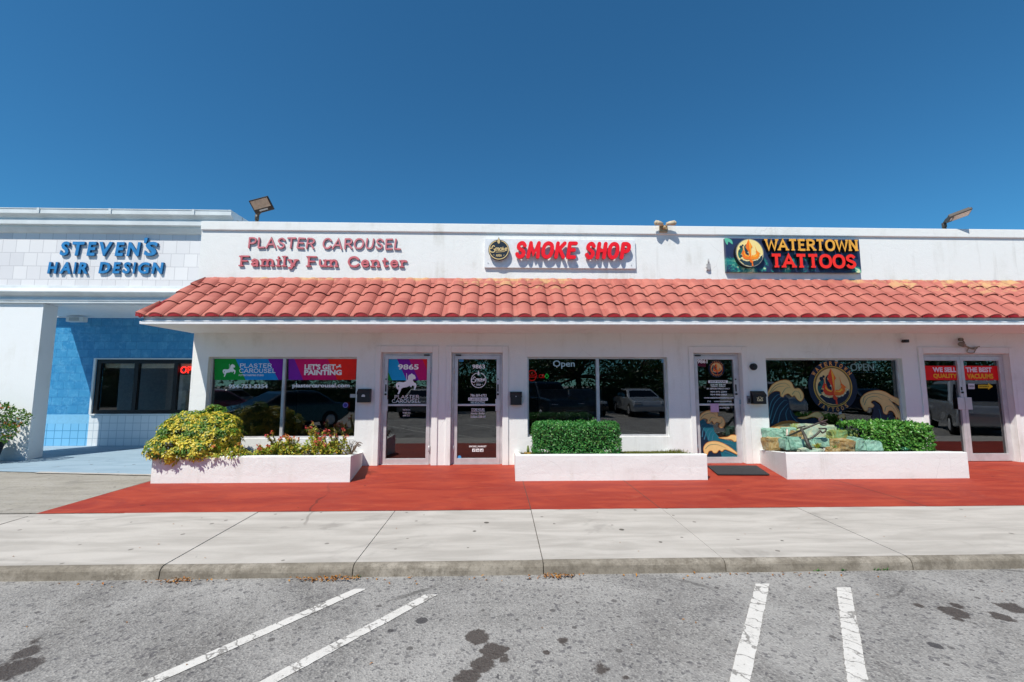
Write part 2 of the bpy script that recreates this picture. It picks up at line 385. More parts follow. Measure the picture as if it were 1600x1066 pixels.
M['blue_grid'] = mat_bricks('light_blue_base_tile', '6fb4dd', '78bbe2', '3f86b4', .19, .187, .010, off=0.0, rough=.4)
M['blue_plain'] = plain('light_blue_wall_paint', '7ab8dc', .5, var=.05)
M['white_grid'] = mat_bricks('white_base_tile', 'd5dde2', 'dbe2e6', 'a9b8c2', .19, .187, .008, off=0.0, rough=.35)
M['salon_tile'] = mat_bricks('white_slate_facing_tile', 'd2d2d6', 'e2e2e4', 'bcbcc0', .275, .285, .007, off=.35, rough=.7)

def leafmat(name, cols, rough=.45, trans=.25):
    t = NT(name); rnd = t.n('NewGeometry').outputs['Random Per Island']
    rp = t.n('ValToRGB'); rp.color_ramp.interpolation = 'LINEAR'; t.t.links.new(rnd, rp.inputs[0])
    el = rp.color_ramp.elements; el[0].position = 0; el[0].color = lin(cols[0]); el[1].position = 1; el[1].color = lin(cols[-1])
    for i, c in enumerate(cols[1:-1]): e = el.new((i+1)/(len(cols)-1)); e.color = lin(c)
    t.color(rp.outputs[0]); t.rough(rough)
    tl = t.n('BsdfTranslucent'); t.t.links.new(rp.outputs[0], tl.inputs[0]); mx = t.n('MixShader'); mx.inputs[0].default_value = trans
    t.t.links.new(t.p.outputs[0], mx.inputs[1]); t.t.links.new(tl.outputs[0], mx.inputs[2]); t.t.links.new(mx.outputs[0], t.out.inputs[0]); return t.m
M['leaf_yellow'] = leafmat('variegated_yellow_leaf', ['4f6a18', '7f8f22', 'bcae2e', 'dcc83c', 'e8d654', 'd4c03a', 'a0aa2c'])
M['leaf_lime'] = leafmat('green_shrub_leaf', ['2f5a18', '4a7a20', '6c8f2a', '3d6a1c'])
M['leaf_hedge'] = leafmat('boxwood_leaf', ['24602a', '347e34', '468f40', '2a6c2c', '5a9c50', '6f9a4a'], .4)
M['leaf_ficus'] = leafmat('glossy_hedge_leaf', ['2f6a26', '4a8c34', '6ba446', '3c7a2c', '86b458'], .35)
M['leaf_tree'] = leafmat('tree_leaf', ['1c3412', '2a4a1a', '3a5c22', '24401a'])
M['leaf_thorn'] = leafmat('small_mixed_leaf', ['6a982c', 'a0ac38', 'c8b440', '7aa634', 'd0a040', '98b248', 'd8c050'])
M['petal'] = leafmat('red_petal', ['b8323a', 'd0484a', 'c4552f', 'd86a6a'])
M['petal_orange'] = leafmat('orange_petal', ['c8662a', 'd88a3a', 'c85030', 'd8a048'])
M['bark'] = plain('brown_bark', '5a4636', .9, var=.3)
M['soil'] = plain('dry_soil', '4a3a2c', .95, var=.4, scale=40)
M['moss'] = leafmat('short_turf', ['5a6420', '6f7a2a', '4a5a1c', '8a7f3a'])
M['leaf_dry'] = leafmat('dry_brown_leaf', ['8a5a28', 'a8702f', '6b4420', 'b8843a', '9c5e2a'], .8, .1)
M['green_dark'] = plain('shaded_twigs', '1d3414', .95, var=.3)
M['twig'] = plain('grey_twig', '6b5a4a', .9)
# ------------------------------------------------------------------ lettering
def text_geo(body, depth, bold=0.0, shear=0.0, space=1.0, res=3):
    cu = bpy.data.curves.new('lettering', 'FONT'); cu.body = body; cu.extrude = depth/2; cu.offset = bold; cu.shear = shear
    cu.space_character = space; cu.resolution_u = res
    ob = bpy.data.objects.new('lettering', cu); COL.objects.link(ob)
    dg = bpy.context.evaluated_depsgraph_get(); me = bpy.data.meshes.new_from_object(ob.evaluated_get(dg))
    vs = [v.co.copy() for v in me.vertices]; fs = [tuple(p.vertices) for p in me.polygons]; ns = [p.normal.z for p in me.polygons]
    bpy.data.objects.remove(ob); bpy.data.curves.remove(cu); bpy.data.meshes.remove(me)
    return vs, fs, ns
def write(mb, body, x0, x1, z0, z1, Y, depth=0.0008, bold=0.012, shear=0.0, mf=0, ms=None, space=1.0, rot=None, keep=False):
    """Letters fitted to a box on the plane y = Y, standing depth out of it."""
    vs, fs, ns = text_geo(body, 1.0, bold, shear, space)
    if not vs: return
    ax, bx = min(v.x for v in vs), max(v.x for v in vs); az, bz = min(v.y for v in vs), max(v.y for v in vs)
    sx, sz = (x1-x0)/(bx-ax), (z1-z0)/(bz-az)
    if keep: sx = sz
    off = ((x1-x0) - sx*(bx-ax))/2
    P = []
    for v in vs:
        p = Vector((x0+off+(v.x-ax)*sx, Y-(v.z+0.5)*depth, z0+(v.y-az)*sz))
        if rot: c, a = rot; d = p-c; p = c + Vector((d.x*math.cos(a)-d.z*math.sin(a), d.y, d.x*math.sin(a)+d.z*math.cos(a)))
        P.append(p)
    n = len(mb.v); mb.v.extend([tuple(p) for p in P])
    for f, nz in zip(fs, ns): mb.f.append(tuple(i+n for i in f)); mb.m.append(mf if abs(nz) > .5 or ms is None else ms); mb.sm.append(False)

def spline(P, n=6, closed=False):
    P = [Vector(p) for p in P]; out = []; N = len(P)
    for i in range(N if closed else N-1):
        if closed: p0, p1, p2, p3 = P[(i-1) % N], P[i], P[(i+1) % N], P[(i+2) % N]
        else: p0, p1, p2, p3 = P[max(i-1, 0)], P[i], P[i+1], P[min(i+2, N-1)]
        for k in range(n):
            t = k/n; out.append(0.5*((2*p1)+(p2-p0)*t+(2*p0-5*p1+4*p2-p3)*t*t+(3*p1-p0-3*p2+p3)*t**3))
    if not closed: out.append(P[-1])
    return out
# Letters drawn as strokes: l = straight with free ends, n = straight without serif, c = curve, o = closed curve
G = {
'A': (.86, 'l 0,0 .43,1 .86,0;n .2,.34 .66,.34'), 'C': (.8, 'c .76,.78 .6,.95 .42,1 .15,.88 .02,.5 .15,.12 .42,0 .62,.05 .78,.22'),
'D': (.82, 'l .08,0 .08,1;c .08,1 .42,.97 .72,.78 .8,.5 .72,.22 .42,.03 .08,0'), 'E': (.68, 'l .08,0 .08,1;n .08,1 .66,1;n .08,.52 .56,.52;n .08,0 .68,0'),
'F': (.66, 'l .1,0 .1,1;n .1,1 .66,1;n .1,.5 .54,.5'), 'H': (.8, 'l .08,0 .08,1;l .74,0 .74,1;n .08,.5 .74,.5'), 'K': (.78, 'l .08,0 .08,1;l .72,1 .1,.42;l .3,.6 .76,0'),
'L': (.64, 'l .08,1 .08,0;n .08,0 .64,0'), 'M': (1.0, 'l .04,0 .12,1;n .12,1 .5,.2 .88,1;l .88,1 .96,0'), 'N': (.84, 'l .08,0 .08,1;n .08,1 .76,0;l .76,0 .76,1'),
'O': (.9, 'o .45,1 .14,.87 .03,.5 .14,.13 .45,0 .76,.13 .87,.5 .76,.87'), 'P': (.72, 'l .1,0 .1,1;c .1,1 .48,.99 .7,.86 .7,.6 .48,.46 .1,.45'),
'R': (.78, 'l .08,0 .08,1;c .08,1 .46,.99 .68,.87 .68,.62 .46,.49 .08,.48;l .4,.48 .76,0'), 'S': (.72, 'c .66,.8 .5,.96 .3,.99 .1,.86 .1,.66 .34,.52 .6,.38 .64,.18 .46,.01 .22,.02 .04,.2'),
'T': (.78, 'n .02,1 .76,1;l .39,1 .39,0'), 'U': (.8, 'c .08,1 .08,.4 .16,.1 .4,0 .64,.1 .72,.4 .72,1'), 'W': (1.14, 'l 0,1 .27,0 .57,.9 .87,0 1.14,1'),
'a': (.56, 'c .06,.52 .24,.66 .42,.56 .46,.4 .46,.0;o .44,.3 .24,.36 .07,.18 .2,.01 .42,.12'), 'm': (.98, 'l .1,0 .1,.64;c .1,.4 .22,.62 .42,.6 .48,.42 .48,0;c .48,.4 .6,.62 .8,.6 .87,.42 .87,0;n .0,0 .2,0;n .38,0 .58,0;n .77,0 .97,0'),
'i': (.26, 'l .13,0 .13,.64;n .13,.86 .13,.93;n .0,0 .26,0'), 'l': (.26, 'l .13,0 .13,1;n 0,0 .26,0'), 'y': (.62, 'l .08,.64 .32,.06;l .56,.64 .34,.06 .22,-.22 .06,-.2'),
'u': (.64, 'c .1,.64 .1,.2 .24,.02 .44,.1 .5,.3;l .52,.64 .52,0'), 'n': (.64, 'l .1,0 .1,.64;c .1,.38 .26,.62 .46,.6 .53,.42 .53,0;n 0,0 .2,0;n .43,0 .64,0'),
'e': (.58, 'n .08,.34 .47,.36;c .5,.36 .46,.56 .28,.65 .1,.52 .05,.3 .14,.08 .32,.0 .52,.14'), 't': (.44, 'c .18,.86 .18,.2 .26,.03 .42,.08;n .02,.62 .4,.62'), 'r': (.5, 'l .1,0 .1,.64;c .1,.4 .24,.62 .44,.58;n 0,0 .22,0'),
'k': (.56, 'l .08,0 .08,1;l .46,.62 .12,.28;l .22,.38 .52,0'), 'o': (.58, 'o .29,.65 .08,.54 .03,.32 .08,.1 .29,0 .5,.1 .55,.32 .5,.54'),
}
def stroke_glyph(mb, ch, ox, oz, sc, w, Y, depth, mf=0, ms=None, shear=0.0, serif=0.0, cap='butt', xs=1.0, rot=0.0, thin=1.0, drop=0.0006):
    """One letter made of strokes, cap height sc, stroke width w * sc; later strokes sit a hair proud of the earlier ones."""
    adv, src = G[ch]; k = 0
    inset = w/2
    def T(x, y):
        y = inset + y*(1-2*inset)
        X, Z = x*xs + shear*y, y
        if rot: cx_ = adv*xs/2; dx, dz = X-cx_, Z-.5; X, Z = cx_+dx*math.cos(rot)-dz*math.sin(rot), .5+dx*math.sin(rot)+dz*math.cos(rot)
        return (ox+X*sc, oz+Z*sc)
    for st in src.split(';'):
        kind, rest = st.split(' ', 1); P = [tuple(float(q) for q in p.split(',')) for p in rest.split()]
        closed = kind == 'o'
        if kind in 'co': Q = [tuple(q) for q in spline([(p[0], p[1], 0) for p in P], 5, closed)]; Q = [(q[0], q[1]) for q in Q]
        else: Q = P
        yy = Y-depth-drop*k; k += 1
        horiz = kind == 'n' and abs(P[0][1]-P[-1][1]) < .05
        mb.ribbon([T(*q) for q in Q], w*sc*(thin if horiz else 1), yy, Y, mf, ms, closed, cap)
        if serif and kind == 'l':
            for e in ((P[0], P[1]), (P[-1], P[-2])):
                if abs(e[0][1]-e[1][1]) > .2:
                    hw = w/2+serif; y = e[0][1]; yy = Y-depth-drop*k; k += 1
                    mb.ribbon([T(e[0][0]-hw/xs, y), T(e[0][0]+hw/xs, y)], w*sc*.62, yy, Y, mf, ms, False, cap)
    return adv*xs*sc
def stroke_line(text, x0, x1, z0, sc, w, Y, depth, gap=.16, **kw):
    """Yields one MB per letter, the line stretched to run from x0 to x1."""
    space = .42; tot = sum((G[c][0] if c != ' ' else space) for c in text); n = len(text)-1
    xs = ((x1-x0)/sc - n*gap - w*.9)/tot; x = x0 + w*.45*sc
    jig = kw.pop('jig', 0); rnd = random.Random(5)
    for c in text:
        if c == ' ': x += (space*xs+gap)*sc; continue
        mb = MB(); stroke_glyph(mb, c, x, z0 + (rnd.uniform(-1, 1)*jig*.25*sc), sc, w, Y, depth, xs=xs, rot=rnd.uniform(-1, 1)*jig, **kw)
        yield c, mb; x += (G[c][0]*xs+gap)*sc

def letters_fit(text, x0, x1, z0, z1, bold, gap=.12, space=.5):
    """Cell boxes for each letter of a sans line (x positions), used for one-mesh-per-letter signs."""
    ws = []
    for c in text:
        if c == ' ': ws.append(None); continue
        vs, _, _ = text_geo(c, 1, bold); ws.append((max(v.x for v in vs)-min(v.x for v in vs), min(v.y for v in vs), max(v.y for v in vs)))
    tot = sum(space if w is None else w[0]+gap for w in ws) - gap
    hi = max(w[2] for w in ws if w); lo = min(w[1] for w in ws if w); sx = (x1-x0)/tot; sz = (z1-z0)/(hi-lo); x = x0; out = []
    for c, w in zip(text, ws):
        if w is None: x += space*sx; continue
        out.append((c, x, x+w[0]*sx, z0+(w[1]-lo)*sz, z0+(w[2]-lo)*sz)); x += (w[0]+gap)*sx
    return out

def wall_mesh(x0, x1, z0, z1, yf, yb, holes, m=0, mr=None):
    """A wall slab with rectangular openings, reveals included."""
    mb = MB(); mr = m if mr is None else mr
    xs = sorted({x0, x1, *[h[0] for h in holes], *[h[1] for h in holes]}); zs = sorted({z0, z1, *[h[2] for h in holes], *[h[3] for h in holes]})
    for i in range(len(xs)-1):
        for j in range(len(zs)-1):
            a, b, c, d = xs[i], xs[i+1], zs[j], zs[j+1]; mx, mz = (a+b)/2, (c+d)/2
            if any(h[0] < mx < h[1] and h[2] < mz < h[3] for h in holes): continue
            mb.face([(a,yf,c),(b,yf,c),(b,yf,d),(a,yf,d)], m); mb.face([(b,yb,c),(a,yb,c),(a,yb,d),(b,yb,d)], m)
    for h in holes:
        a, b, c, d = h
        mb.face([(a,yf,c),(a,yf,d),(a,yb,d),(a,yb,c)], mr); mb.face([(b,yf,d),(b,yf,c),(b,yb,c),(b,yb,d)], mr)
        mb.face([(a,yf,d),(b,yf,d),(b,yb,d),(a,yb,d)], mr)
        if c > z0: mb.face([(b,yf,c),(a,yf,c),(a,yb,c),(b,yb,c)], mr)
    mb.face([(x0,yf,z0),(x0,yf,z1),(x0,yb,z1),(x0,yb,z0)], m); mb.face([(x1,yf,z1),(x1,yf,z0),(x1,yb,z0),(x1,yb,z1)], m)
    mb.face([(x0,yf,z1),(x1,yf,z1),(x1,yb,z1),(x0,yb,z1)], m)
    return mb

# ------------------------------------------------------------------ ground
mb = MB(); mb.face([(-300,-300,-.14),(300,-300,-.14),(300,300,-.14),(-300,300,-.14)]); structure(mb.build('parking_lot', M['asphalt']))
def slope(y): return -.014 - (5.5-y)*.0186
XJ = [-16.3, -14.2, -12.6, -11.0, -9.35, -7.75, -6.15, -4.5, -2.92, -1.275, .39, 2.02, 3.73, 5.4, 7.05, 8.7, 10.35, 12.0, 13.65, 15.3, 18]
sw = MB(); kb = MB(); jt = MB()
jt.box(-16.3, 18, 4.03, 5.48, -.3, slope(4.1)-.022); jt.box(-16.3, 18, 4.0, 4.13, -.3, -.10)
rk = random.Random(3)
for a, b in zip(XJ[:-1], XJ[1:]):
    g = .004; a += g; b -= g; dz = rk.uniform(-.003, .003)
    ys = [4.03, 4.5, 5.0, 5.48]
    for y0, y1 in zip(ys[:-1], ys[1:]): sw.face([(a,y0,slope(y0)+dz),(b,y0,slope(y0)+dz),(b,y1,slope(y1)+dz),(a,y1,slope(y1)+dz)])
    for X, fl in ((a, 1), (b, 0)):
        f = [(X,4.03,slope(4.03)+dz),(X,5.48,slope(5.48)+dz),(X,5.48,-.2),(X,4.03,-.2)]; sw.face(f if fl else f[::-1])
    prof = [(4.029, slope(4.03)+dz), (4.012, slope(4.03)-.002+dz), (3.992, slope(4.0)-.008+dz), (3.976, slope(4.0)-.019+dz), (3.967, slope(4.0)-.034+dz), (3.962, -.10), (3.956, -.145)]
    nx = 24
    for i in range(nx):
        u0, u1 = a+(b-a)*i/nx, a+(b-a)*(i+1)/nx
        w = lambda u, k: (noise.noise(Vector((u*3.1, 7, k*.5)))*.006 if k > 0 else 0)
        for k in range(len(prof)-1):
            p, q = prof[k], prof[k+1]
            kb.face([(u0,q[0]+w(u0,k+1),q[1]),(u1,q[0]+w(u1,k+1),q[1]),(u1,p[0]+w(u1,k),p[1]),(u0,p[0]+w(u0,k),p[1])], 0, True)
    for X, fl in ((a, 1), (b, 0)):
        f = [(X, p[0], p[1]) for p in prof] + [(X, 4.029, -.2)]; kb.face(f if fl else f[::-1])
structure(sw.build('sidewalk', M['concrete'])); structure(kb.build('kerb', M['kerb'])); structure(jt.build('sidewalk_base', M['joint']))
mb = MB()
def wav(x, s): return noise.noise(Vector((x*1.7, s, 0)))*.012 + noise.noise(Vector((x*9, s, 3)))*.006
for i in range(180):
    u0, u1 = -5.53+i*.11, -5.53+(i+1)*.11
    for y0, y1 in ((None, 6.2), (6.2, 7.6), (7.6, 8.75)):
        A = 5.475+wav(u0, 1) if y0 is None else y0; B = 5.475+wav(u1, 1) if y0 is None else y0
        h = lambda y: slope(min(y, 5.5))+.004 + max(0, y-5.5)*.004
        mb.face([(u0,A,h(A)),(u1,B,h(B)),(u1,y1,h(y1)),(u0,y1,h(y1))])
structure(mb.build('red_walkway', M['red_floor']))
mb = MB()
for X in (.39, 2.0, 5.4, 8.7): mb.face([(X-.004,5.47,-.008),(X+.004,5.47,-.008),(X-.02+.004,7.0,-.001),(X-.02-.004,7.0,-.001)])
mb.face([(-5.545,4.2,-.032),(-5.53,4.2,-.032),(-5.53,7.2,.001),(-5.545,7.2,.001)]); mb.face([(-16,5.482,-.0075),(-5.54,5.482,-.0075),(-5.54,5.494,-.0075),(-16,5.494,-.0075)])
structure(mb.build('walkway_joint', M['joint']))
mb = MB(); mb.face([(-16.3,5.48,-.014),(-5.53,5.48,-.014),(-5.53,8.75,-.004),(-16.3,8.75,-.004)]); structure(mb.build('side_walkway', M['concrete_old']))
mb = MB(); n_ = 40
for i in range(n_):
    u0, u1 = -16+i*10.4/n_, -16+(i+1)*10.4/n_; f = lambda u: 7.98-(u+8.75)*.12+wav(u, 4)*2
    mb.face([(u0,f(u0),.004),(u1,f(u1),.004),(u1,11.2,.006),(u0,11.2,.006)])
structure(mb.build('arcade_floor', M['blue_floor']))
mb = MB()
for i in range(30):
    u0, u1 = -8.0+i*.08, -8.0+(i+1)*.08; f = lambda u: 7.98-(u+8.75)*.12
    mb.face([(u0,f(u0)-.07+wav(u0,9)*3,.007),(u1,f(u1)-.07+wav(u1,9)*3,.007),(u1,f(u1)+.02+wav(u1,5)*3,.008),(u0,f(u0)+.02+wav(u0,5)*3,.008)])
structure(mb.build('walkway_edge_patch', M['concrete']))
for (x0, y0), (x1, y1) in (((-1.13,3.735),(-4.6,-.80)), ((-.535,3.62),(-3.95,-.80)), ((2.21,3.73),(-1.4,-1.2)), ((2.835,3.645),(-.75,-1.2)), ((5.6,3.68),(2.1,-1.2)), ((6.2,3.6),(2.7,-1.2))):
    mb = MB(); d = Vector((x1-x0, y1-y0)).normalized(); w = .052 if x0 < 1 else .060; L_ = math.hypot(x1-x0, y1-y0); ns = 260
    px_ = 1/d.y*-1
    for i in range(ns):
        t0, t1 = L_*i/ns, L_*(i+1)/ns; e = lambda t, s: w*(1+noise.noise(Vector((t*4, s*5, x0)))*.10+noise.noise(Vector((t*25, s*5, x0)))*.10)
        a, b = Vector((x0, y0))+d*t0, Vector((x0, y0))+d*t1
        mb.face([(a.x-e(t0,1),a.y,-.136),(b.x-e(t1,1),b.y,-.136),(b.x+e(t1,2),b.y,-.136),(a.x+e(t0,2),a.y,-.136)][::-1])
    structure(mb.build('parking_line', M['line']))

# ------------------------------------------------------------------ white shop building
W = 8.35
WX0, WX1 = -5.85, 15.0
shop = thing('shop_building', 'white stucco row of shops with a red tiled awning roof and glass shopfronts', 'building', (4.5, 8.35, 0))
GL = 8.47                                                    # plane of the shop glass
wins = {'carousel': (-5.547, -2.745, .505, 2.045), 'smoke': (.537, 3.285, .518, 2.053), 'tattoo': (5.252, 8.02, .52, 2.036), 'end': (10.62, 13.3, .52, 2.04)}
doors = {'9865': (-2.285, -1.30), '9863': (-.93, .052), '9861': (3.807, 4.757), 'vac': (8.447, 10.215)}
DTOP = 2.134
holes = [w for w in wins.values()] + [(a, b, -.05, DTOP) for a, b in doors.values()]
wall_mesh(WX0, WX1, -.05, 4.53, W, W+.25, holes).build('wall', M['stucco'], shop)
mb = MB(); mb.box(WX0, WX0+.2, W+.25, 13.5, -.05, 4.3); mb.box(WX1-.2, WX1, W+.25, 13.5, -.05, 4.3); mb.box(WX0, WX1, 13.5, 13.7, -.05, 4.3)
mb.build('side_wall', M['stucco'], shop)
mb = MB(); mb.box(WX0+.2, WX1-.2, W+.25, 13.5, 4.1, 4.25); mb.build('flat_roof', M['gutter'], shop)
mb = MB(); mb.bbox(WX0-.0, WX1, W-.035, W+.30, 4.53, 4.706, .012); mb.build('parapet_cap', M['stucco'], shop)
# rooms behind the glass
mb = MB()
for a, b in ((WX0+.2, -1.25), (-1.2, 3.55), (3.6, 8.2), (8.25, WX1-.2)):
    mb.box(a, b, W+.26, 13.4, .0, .02); mb.box(a, b, 12.2, 12.3, .02, 2.7); mb.box(a, b, W+.26, 12.2, 2.7, 2.75)
    mb.box(b, b+.05, W+.26, 12.2, .02, 2.7)
mb.build('interior', M['room'], shop)
for nm, bx in (('partition', (5.3, 8.1, 11.3, 11.4, .02, 2.7)), ('counter', (5.6, 6.9, 10.6, 11.1, .02, 1.0)), ('shelf', (-5.2, -3.4, 11.3, 11.5, .02, 1.9)), ('counter', (1.0, 2.6, 10.9, 11.2, .02, 1.4))):
    mb = MB(); mb.box(*bx); mb.build(nm, M['room_pale'], shop)

# awning roof: sloping courses of barrel tiles
RA, RB = Vector((0, 7.372, 2.686)), Vector((0, 8.35, 3.565))
def rz(x): return .0030*x
def left_edge(t): return -6.13 + .44*t
tiles = MB(); XR = WX1-.02
courses = [(0.0, .32), (.30, .56), (.54, .79), (.77, 1.0)]
slope_d = (RB-RA).normalized(); nrm = Vector((0, -slope_d.z, slope_d.y))
TW = .312; NP = 12
def prof(u):
    """height of the tile over its width (u from 0 to 1): barrel then narrow pan"""
    if u < .78: return .053*math.sin(math.pi*max(0, min(1, u/.78)))**.7
    return -.003*math.sin(math.pi*(u-.78)/.22)
rt = random.Random(11)
for ci, (t0, t1) in enumerate(courses):
    ncol = int((XR+6.3)/TW)+2
    for c in range(ncol):
        xo = -6.25 + c*TW + 0.0 + rt.uniform(-.005, .005); jz = rt.uniform(-.002, .005); js = rt.uniform(-.008, .007)
        us = [k/8*.78 for k in range(9)] + [.80, .89, 1.02]
        rows = []
        for t, lift in ((t0, .027), (t0+.06, .026), (t1, .002)):
            row = []
            for u in us:
                x = xo+u*TW; x = max(x, left_edge(t)); x = min(x, XR)
                p = RA.lerp(RB, t) + slope_d*(js if t == t0 else 0)
                h = (prof(min(u, 1)) + lift + jz + (0 if u < .785 else -.007))
                q = p + nrm*h; row.append(Vector((x, q.y, q.z+rz(x))))
            rows.append(row)
        for r0, r1 in zip(rows[:-1], rows[1:]):
            for k in range(len(us)-1):
                if r0[k+1].x-r0[k].x < 1e-4 and r1[k+1].x-r1[k].x < 1e-4: continue
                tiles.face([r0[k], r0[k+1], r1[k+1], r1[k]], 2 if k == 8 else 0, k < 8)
        # thickness at the lower lip
        for k in range(len(us)-1):
            a, b = rows[0][k], rows[0][k+1]
            if b.x-a.x < 1e-4: continue
            th = nrm*-.024
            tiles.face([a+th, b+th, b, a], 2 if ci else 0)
            if ci == 0 and us[k] < .77:
                base = RA.z + rz(a.x) - .004; yb = a.y + .010
                tiles.face([(a.x, yb, base), (b.x, yb, base), (b.x, yb, b.z-.014), (a.x, yb, a.z-.014)], 1)
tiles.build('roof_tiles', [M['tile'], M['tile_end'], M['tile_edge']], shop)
rc = MB()          # bed under the tiles and the plastered end of the awning
X0, X1 = left_edge(0)+.06, XR
rc.face([(X0,7.41,2.686+rz(X0)),(X1,7.41,2.686+rz(X1)),(X1,8.35,3.54+rz(X1)),(-5.66,8.35,3.54+rz(-5.7))])
rc.build('roof_bed', M['tile_end'], shop)
mb = MB()
end = [(-6.05,7.46,2.53),(-5.89,8.35,2.50),(-5.68,8.35,3.54),(-6.07,7.42,2.67)]
mb.face(end[::-1]); mb.build('roof_end', M['trim'], shop)
mb = MB()          # rim tiles along the left end
e0, e1 = Vector((left_edge(0)+.02, 7.385, 2.686+rz(-6.1)-.012)), Vector((left_edge(1)+.02, 8.35, 3.565+rz(-5.7)-.012))
for t0, t1 in courses:
    mb.tube([e0.lerp(e1, t0)+Vector((0,0,.02)), e0.lerp(e1, min(1, t1))+Vector((0,0,.0))], [.036, .032], 10)
mb.build('rim_tile', M['tile_end'], shop)
mb = MB()          # mortar laid along the top of the tiles
for i in range(520):
    a, b = -5.69+i*.04, -5.69+(i+1)*.04; h = lambda x: 3.600+rz(x)+.010*noise.noise(Vector((x*5, 1, 0))); d = lambda x: 8.275+.02*noise.noise(Vector((x*4, 2, 0)))+.025*math.cos((x+6.25-.112)/TW*6.283)
    mb.face([(a,d(a)-.03,3.475+rz(a)),(b,d(b)-.03,3.475+rz(b)),(b,8.33,h(b)),(a,8.33,h(a))], 0, True); mb.face([(a,8.33,h(a)),(b,8.33,h(b)),(b,8.349,h(b)+.006),(a,8.349,h(a)+.006)], 0, True)
mb.build('mortar_bed', M['tile'], shop)
mb = MB()
def strip(y0, y1, z0, z1, xl):
    vs = []
    for x in (xl, XR):
        for y, z in ((y0, z0), (y1, z0), (y1, z1), (y0, z1)): vs.append((x, y, z+rz(x)))
    mb.mesh(vs, [(0,1,2,3),(7,6,5,4),(0,4,5,1),(1,5,6,2),(2,6,7,3),(3,7,4,0)])
strip(7.435, 7.46, 2.592, 2.690, -6.05); strip(7.392, 7.434, 2.606, 2.618, -6.055); strip(7.345, 7.46, 2.552, 2.590, -6.06)
vs = [(-6.06,7.345,2.556+rz(-6.06)),(-6.03,7.345,2.556+rz(-6.06)),(-5.865,8.34,2.502),(-5.895,8.34,2.502),(-6.065,7.345,2.60+rz(-6)),(-6.035,7.345,2.60+rz(-6)),(-5.865,8.34,2.54),(-5.895,8.34,2.54)]
mb.mesh([(x, y+.002, z-.001) for x, y, z in vs], [(0,1,2,3)[::-1],(4,5,6,7),(0,1,5,4),(1,2,6,5),(2,3,7,6),(3,0,4,7)])
mb.build('fascia', M['gutter'], shop)
mb = MB(); mb.face([(-6.03,7.40,2.563+rz(-6)),(-5.88,8.349,2.513+rz(-6)),(XR,8.349,2.513+rz(XR)),(XR,7.40,2.563+rz(XR))]); mb.build('soffit', M['trim'], shop)
# ------------------------------------------------------------------ shop windows and doors
_v = {}
def V(h, rough=.42):
    if h not in _v: _v[h] = plain('vinyl_'+h, h, rough, var=.04, spec=.2)
    return _v[h]
def zpt(off, sc):
    """Survey reading taken on an enlargement: (x, y) -> picture point."""
    return lambda x, y: (off[0]+x/sc, off[1]+y/sc)
def P2(pt, Y):
    p = at(pt[0], pt[1], Y); return (p.x, p.z)
def box_px(zf, xl, yt, xr, yb, Y):
    m = ((xl+xr)/2, (yt+yb)/2)
    return (P2(zf(xl, m[1]), Y)[0], P2(zf(xr, m[1]), Y)[0], P2(zf(m[0], yb), Y)[1], P2(zf(m[0], yt), Y)[1])
def wpx(mb, s, zf, xl, yt, xr, yb, Y, bold=.014, **k): write(mb, s, *box_px(zf, xl, yt, xr, yb, Y), Y, bold=bold, **k)
def poly_px(mb, zf, pts, Y, m=0, th=.0008, smooth=False):
    Q = [P2(zf(*p), Y) for p in pts]
    if smooth: Q = [(q[0], q[1]) for q in spline([(a, b, 0) for a, b in Q], 4, True)]
    mb.prism(Q, Y-th, Y, m)

def window(hole, mull, label=None, fw=.032, yg=GL, frame='alu', parent=None, gl='glass', mp=.045):
    x0, x1, z0, z1 = hole; mb = MB(); g = .002
    mb.box(x0+g, x0+fw, yg-.03, yg+.03, z0+g, z1-g); mb.box(x1-fw, x1-g, yg-.03, yg+.03, z0+g, z1-g)
    mb.box(x0+fw, x1-fw, yg-.03, yg+.03, z1-fw, z1-g); mb.box(x0+fw, x1-fw, yg-.03, yg+.03, z0+g, z0+fw)
    xs = [x0+fw]
    for m, w in mull: mb.box(m-w/2, m+w/2, yg-mp, yg+.045, z0+fw, z1-fw); xs += [m-w/2, m+w/2]
    xs.append(x1-fw)
    o = mb.build('window', M[frame], parent or shop)
    if label: o['label'] = label
    for i in range(0, len(xs), 2):
        pb = MB(); pb.box(xs[i], xs[i+1], yg, yg+.006, z0+fw, z1-fw); pb.build('pane', M[gl], o)
    return o
k_ = GL/W
def gx(x): return x
ZA = zpt((335, 555), 6.957); ZB = zpt((320, 540), 4.846); Z3 = zpt((1170, 540), 4.846); Z6 = zpt((560, 530), 4.846); Z8 = zpt((790, 540), 4.633); Z4 = zpt((1400, 510), 4.264); Z61 = zpt((1060, 530), 4.844); Z7 = zpt((1085, 555), 10.04)
D1, D2, D3, D4 = GL-.004, GL-.0075, GL-.010, GL-.0125       # layers of vinyl on the outside of the glass

